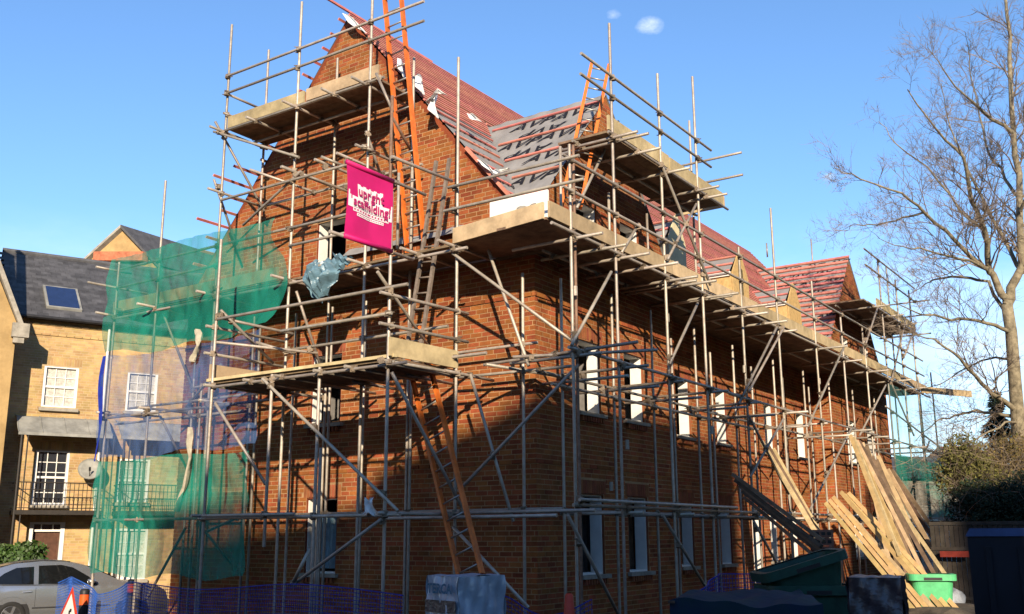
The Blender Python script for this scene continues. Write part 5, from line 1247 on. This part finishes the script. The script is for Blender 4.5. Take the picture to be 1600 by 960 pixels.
def leaves(q, c, rad, n, size, rs, shell=.3):
    for _ in range(n):
        d = Vector((rs.gauss(0, 1), rs.gauss(0, 1), rs.gauss(0, 1))).normalized(); r_ = (shell+(1-shell)*rs.random()**.6)
        p = Vector(c)+Vector((d.x*rad[0], d.y*rad[1], d.z*rad[2]))*r_
        if p.z < .05: continue
        a = Vector((rs.gauss(0, 1), rs.gauss(0, 1), rs.gauss(0, 1))).normalized(); b = a.orthogonal().normalized(); s = size*rs.uniform(.6, 1.3)
        q.add([p-a*s, p+b*s*.5, p+a*s, p-b*s*.5], [(0, 1, 2, 3)], rnd=rs.random())
def twigs(q, c, rad, n, L, rs, r_=.006, bend=.3):
    for _ in range(n):
        p = Vector(c)+Vector((rs.uniform(-1, 1)*rad[0], rs.uniform(-1, 1)*rad[1], rs.uniform(-1, .7)*rad[2])); d = Vector((rs.gauss(0, .6), rs.gauss(0, .6), abs(rs.gauss(.6, .5)))).normalized()
        pts = [p]
        for k in range(4): d = (d+Vector((rs.gauss(0, bend), rs.gauss(0, bend), rs.gauss(0, bend)-.12))).normalized(); pts.append(pts[-1]+d*L/4)
        q.tube(pts, [r_, r_*.9, r_*.7, r_*.5, r_*.3], n=3, cap=False)
def shrub(px, py, dep, rad, n, size, label, m='hedge', tw=80, name='shrub', tm='twig', group=None, cat='shrub'):
    c = atd(px, py, dep); t = thing(name, (c.x, c.y, 0), label, cat, group); rs = random.Random(int(px*7+py)); q = MB(); w = MB()
    for k in range(9):
        o = Vector((rs.uniform(-.55, .55)*rad[0], rs.uniform(-.55, .55)*rad[1], rs.uniform(-.5, .45)*rad[2])); s = rs.uniform(.45, .65)
        leaves(q, c+o, (rad[0]*s, rad[1]*s, rad[2]*s), n//9, size, rs)
    q.build('foliage', m, t)
    if tw: twigs(w, c, rad, int(tw*2.2), 1.5, rs); w.build('stems', tm, t)
    q = MB(); q.tube([(c.x, c.y, 0), (c.x+.05, c.y, max(.2, c.z))], [.07, .03], n=6); q.build('stem', 'bark', t)
    return t
shrub(1520, 748, 26, (.85, 1.0, 1.2), 6000, .05, 'olive green shrub left of the hedge under the tree', tw=120)
shrub(1572, 748, 26.5, (1.4, 1.2, 1.25), 8500, .05, 'brownish green shrub at the foot of the bare tree', m='dry_leaf', tw=140)
shrub(1628, 742, 27, (1.3, 1.2, 1.35), 6500, .05, 'olive green shrub at the right edge under the tree', tw=90)
shrub(1545, 800, 24.5, (1.05, .9, .9), 9000, .045, 'dark evergreen hedge in shade above the fence', m='conifer', tw=30)
shrub(1600, 795, 24, (1.6, .9, 1.1), 11000, .045, 'dark evergreen hedge in shade at the right edge', m='conifer', tw=30)
shrub(28, 868, 23.5, (.95, .6, .38), 2600, .06, 'rounded glossy green bush beside the brown door', m='laurel', tw=0, name='bush', cat='bush')
# conifer
cf = atd(1558, 650, 33); t = thing('conifer_tree', (cf.x, cf.y, 0), 'small dark conifer between the bare tree and the scaffold', 'tree'); rs = random.Random(9); q = MB(); zt = atd(1552, 612, 33).z
for k in range(3400):
    h = rs.random()**.8; z = zt-h*3.4; r_ = (.12+1.15*h)*math.sqrt(rs.random())*(.75+.25*math.sin(h*22)); a_ = rs.random()*6.283; p = Vector((cf.x+r_*math.cos(a_), cf.y+r_*math.sin(a_), z)); d = Vector((math.cos(a_), math.sin(a_), -.3+rs.gauss(0, .4))).normalized(); b = Vector((-d.y, d.x, rs.gauss(0, .5))).normalized(); s = .13
    q.add([p-d*s, p+b*s*.3, p+d*s, p-b*s*.3], [(0, 1, 2, 3)], rnd=rs.random())
q.build('crown', 'conifer', t); q = MB(); q.tube([(cf.x, cf.y, 0), (cf.x, cf.y, zt-.3)], [.14, .03], n=7); q.build('trunk', 'bark', t)
# far houses
def farhouse(pxa, pxb, pye, pyr, dep, label, wm_, rm, name='far_house'):
    a, b = atd(pxa, pye, dep), atd(pxb, pye, dep); a.z = b.z = (a.z+b.z)/2; zr = atd((pxa+pxb)/2, pyr, dep+3).z; t = thing(name, ((a.x+b.x)/2, (a.y+b.y)/2, 0), label, 'house'); d = (b-a).normalized(); bk = Vector((-d.y, d.x, 0))
    if bk.dot(gf) < 0: bk = -bk
    q = MB(); q.prism([Vector((a.x, a.y, 0)), Vector((b.x, b.y, 0)), b, a], bk*7); q.build('wall', wm_, t)
    m1 = (a+bk*3.5); m2 = (b+bk*3.5); m1.z = m2.z = zr; lo = Vector((0, 0, -.1)); q = MB(); q.prism([a-bk*.3+lo-d*.2, m1-d*.2, a+bk*7.3+lo-d*.2], d*((b-a).length+.4)); q.build('roof', rm, t)
    n = max(2, int((b-a).length/2.2)); h = a.z
    for i in range(n):
        for z in (1.0, 3.5):
            if z+1.2 > h: continue
            p = a+d*((i+.5)*(b-a).length/n); p.z = z+.6; q = MB(); q.obox(p-bk*.02, d*.45, bk*.02, Vector((0, 0, .6))); w = q.build('window', 'white_paint', t); q = MB(); q.obox(p-bk*.045, d*.39, bk*.006, Vector((0, 0, .54))); q.build('pane', 'window_glass', w)
    return t
farhouse(1395, 1520, 745, 712, 48, 'grey roofed house far beyond the scaffold end', 'stone', 'slate'); farhouse(1516, 1560, 716, 696, 55, 'low yellow brick house far behind the hedge', 'stock_brick', 'terracotta')

# ------------------------------------------------------------------ big bare tree
TD = 28.0
tb_ = atd(1598, 900, TD); tree = thing('bare_tree', (tb_.x, tb_.y, 0), 'tall bare winter tree at the right edge', 'tree'); rs = random.Random(21)
def limb(pts, r0_, r1_, dep=None, wob=.0):
    out = []
    for i, (px, py) in enumerate(pts): out.append(atd(px, py, TD+(dep[i] if dep else 0)))
    n = len(out); r0_, r1_ = r0_*.72, r1_*.7; return out, [r0_+(r1_-r0_)*i/(n-1) for i in range(n)]
base = Vector((tb_.x, tb_.y, 0))
trunkp = [base, atd(1594, 700, TD), atd(1586, 600, TD), atd(1580, 520, TD), atd(1573, 475, TD)]
q = MB(); q.tube(trunkp, [.25, .20, .17, .155, .15], n=12); q.build('trunk', 'bark', tree, smooth=True)
limbs = [limb([(1573, 478), (1585, 440), (1597, 415), (1593, 306), (1584, 210), (1577, 87), (1571, -5), (1566, -80)], .19, .035, [0, 0, 0, .2, .3, .6, .8, 1]),
         limb([(1574, 480), (1560, 450), (1545, 420), (1538, 358), (1518, 315), (1505, 245), (1462, 201), (1418, 140)], .16, .02, [0, 0, 0, -.5, -1, -1.5, -2, -2.5]),
         limb([(1552, 430), (1536, 418), (1492, 376), (1444, 332), (1409, 302), (1344, 280), (1304, 262)], .10, .012, [0, -.3, -.8, -1.4, -2, -2.6, -3]),
         limb([(1584, 210), (1536, 175), (1492, 135), (1449, 74)], .08, .012, [.3, 0, -.6, -1]),
         limb([(1597, 425), (1589, 415), (1545, 332), (1510, 262), (1485, 200), (1470, 130)], .10, .012, [0, .3, 1, 1.8, 2.4, 3]),
         limb([(1586, 640), (1560, 622), (1534, 600), (1500, 560), (1460, 530), (1420, 520)], .11, .015, [0, -.3, -.8, -1.5, -2, -2.6]),
         limb([(1588, 652), (1560, 645), (1526, 641), (1490, 650), (1465, 657), (1430, 690)], .08, .012, [0, .3, .7, 1.2, 1.6, 2]),
         limb([(1580, 520), (1540, 505), (1499, 498), (1460, 492), (1428, 487), (1395, 470)], .08, .012, [0, -.6, -1.2, -2, -2.4, -2.8]),
         limb([(1578, 500), (1545, 440), (1499, 433), (1460, 437), (1447, 443), (1420, 460)], .075, .012, [0, .5, 1, 1.6, 2, 2.4]),
         limb([(1590, 660), (1570, 660), (1535, 680), (1510, 690), (1490, 712)], .05, .012, [0, -.8, -1.3, -1.8, -2.2]),
         limb([(1593, 310), (1570, 280), (1545, 240), (1530, 180), (1515, 110), (1508, 50)], .07, .01, [.2, .9, 1.5, 2, 2.6, 3]),
         limb([(1594, 330), (1610, 260), (1600, 180), (1608, 90), (1600, 20)], .07, .01, [0, -1, -1.5, -2, -2.5]),
         limb([(1538, 360), (1500, 330), (1450, 262), (1400, 225), (1372, 190)], .06, .01, [-.5, .3, .9, 1.2, 1.6]),
         limb([(1444, 332), (1410, 340), (1370, 352), (1335, 350), (1320, 362)], .045, .008, [-1.4, -1, -.8, -.6, -.4]),
         limb([(1545, 420), (1500, 405), (1450, 392), (1410, 385), (1372, 372)], .06, .009, [0, -1.2, -2, -2.6, -3]),
         limb([(1582, 560), (1550, 560), (1510, 575), (1470, 600), (1440, 610)], .05, .01, [0, 1, 1.8, 2.4, 3]),
         limb([(1592, 690), (1560, 700), (1540, 730), (1500, 760), (1480, 790)], .03, .008, [0, -1, -1.5, -2, -2.4])]
tw = MB()
def grow(p, d, L, r_, lvl, q):
    pts = [p]; n = 4 if lvl < 3 else 3; dd = d.normalized()
    for k in range(n):
        dd = (dd+Vector((rs.gauss(0, .17), rs.gauss(0, .17), rs.gauss(0, .13)+.06))).normalized(); pts.append(pts[-1]+dd*L/n)
    q.tube(pts, [r_*(1-.75*i/n) for i in range(n+1)], n=4 if lvl < 2 else 3, cap=False)
    if lvl >= 4: return
    m_ = (0, 6, 5, 4)[lvl]
    for k in range(m_):
        t = rs.uniform(.2, 1.0)*n; i = min(int(t), n-1); pp = pts[i].lerp(pts[i+1], t-i); bd = (pts[i+1]-pts[i]).normalized(); side = bd.cross(Vector((rs.gauss(0, 1), rs.gauss(0, 1), rs.gauss(0, 1)))).normalized()
        nd = bd*.75+side*rs.uniform(.45, .9); grow(pp, nd, L*rs.uniform(.42, .68), max(.0042, r_*.52), lvl+1, q)
for li, (pts, rads) in enumerate(limbs):
    # smooth the limb with small kinks
    fine, fr_ = [pts[0]], [rads[0]]
    for i in range(len(pts)-1):
        for k in (1, 2, 3):
            j = Vector((rs.gauss(0, .03), rs.gauss(0, .05), rs.gauss(0, .03))) if k < 3 else Vector(); fine.append(pts[i].lerp(pts[i+1], k/3)+j); fr_.append(rads[i]+(rads[i+1]-rads[i])*k/3)
    q = MB(); q.tube(fine, fr_, n=8, cap=False); q.build('branch', 'bark', tree, smooth=True)
    n = len(fine); Lt = sum((fine[i+1]-fine[i]).length for i in range(n-1)); cnt = int(4+Lt*2.5)
    for k in range(cnt):
        t = rs.uniform(.18, 1.0)*(n-1); i = min(int(t), n-2); p = fine[i].lerp(fine[i+1], t-i); bd = (fine[i+1]-fine[i]).normalized(); side = bd.cross(Vector((rs.gauss(0, 1), rs.gauss(0, 1), rs.gauss(0, 1)))).normalized()
        grow(p, bd*.8+side*rs.uniform(.5, 1.0)+Vector((0, 0, .15)), rs.uniform(.7, 1.7)*(1.2-.6*t/n), max(.0075, fr_[i]*.38), 2 if rs.random() < .75 else 1, tw)
o = tw.build('crown', 'twig', tree)

# ------------------------------------------------------------------ blocks across the street that shade the lower storeys
TE = math.tan(EL)
def shade_block(prof, dist, depth, label):
    """prof: (t, z) silhouette at the building as seen from the sun, carried back along the sun's path"""
    q = MB(); poly = []
    for (t, z) in prof: poly.append(Vector((TS.x*t+HS.x*dist, TS.y*t+HS.y*dist, 0 if z == 0 else z+dist*TE)))
    b_ = thing('street_block', (TS.x*prof[0][0]+HS.x*dist, TS.y*prof[0][0]+HS.y*dist, 0), label, 'building', 'blocks across the street')
    q.prism(poly, Vector((HS.x, HS.y, 0))*depth); q.build('wall', 'stock_brick', b_, fix=True)
    t0, t1 = prof[0][0], prof[-1][0]; n = int((t1-t0)/2.4)
    for i in range(n):
        for f in range(5):
            t = t0+(i+.5)*(t1-t0)/n; c = Vector((TS.x*t+HS.x*dist, TS.y*t+HS.y*dist, 1.6+f*2.8)); w = MB(); w.obox(c-Vector((HS.x, HS.y, 0))*.01, Vector((TS.x, TS.y, 0))*.5, Vector((HS.x, HS.y, 0))*.012, Vector((0, 0, .7))); w.build('window', 'window_glass', b_)
shade_block([(-6.4, 0), (-6.4, 3.3), (-2.75, 3.05), (-2.5, 3.5), (-.5, 3.8), (1.0, 4.25), (5.2, 6.25), (5.25, 0)], 36, 9, 'tall brick block with rising roofline across the street')
shade_block([(-46, 0), (-46, -.9), (-6.45, -.9), (-6.45, 0)], 36, 9, 'added lower brick terrace across the street, cutting sky light')  # added out of view to hold skylight off the shaded walls
shade_block([(5.35, 0), (5.35, .6), (9.3, .6), (9.3, 0)], 37, 9, 'added brick terrace between two taller blocks, cutting sky light')  # added infill, unseen, low enough to let the sun through
shade_block([(9.4, 0), (9.4, 6.0), (26, 6.8), (26, 0)], 36, 9, 'long flat roofed brick block across the street')

sb = thing('street_block', (20, 30, 0), 'added unseen brick terrace opposite the windowed side, cutting sky light', 'building', 'blocks across the street')  # added out of view to darken the shaded part of the long wall
q = MB(); q.box((17.5, 3, 0), (27, 63, 14)); q.build('wall', 'stock_brick', sb)
for i in range(19):
    for f in range(5):
        w = MB(); w.box((17.47, 5+i*3, 1.0+f*2.6), (17.51, 6+i*3, 2.4+f*2.6)); w.build('window', 'window_glass', sb)

sb = thing('street_block', (-27, -21, 0), 'added unseen brick block beyond the left edge, cutting sky light', 'building', 'blocks across the street')  # unseen block added to lower the skylight on the shaded gable
q = MB(); q.box((-40, -30, 0), (-15, -14, 11)); q.build('wall', 'stock_brick', sb)
for i in range(8):
    for f in range(4):
        w = MB(); w.box((-38.5+i*3, -14.01, 1.0+f*2.6), (-37.5+i*3, -13.97, 2.4+f*2.6)); w.build('window', 'window_glass', sb)
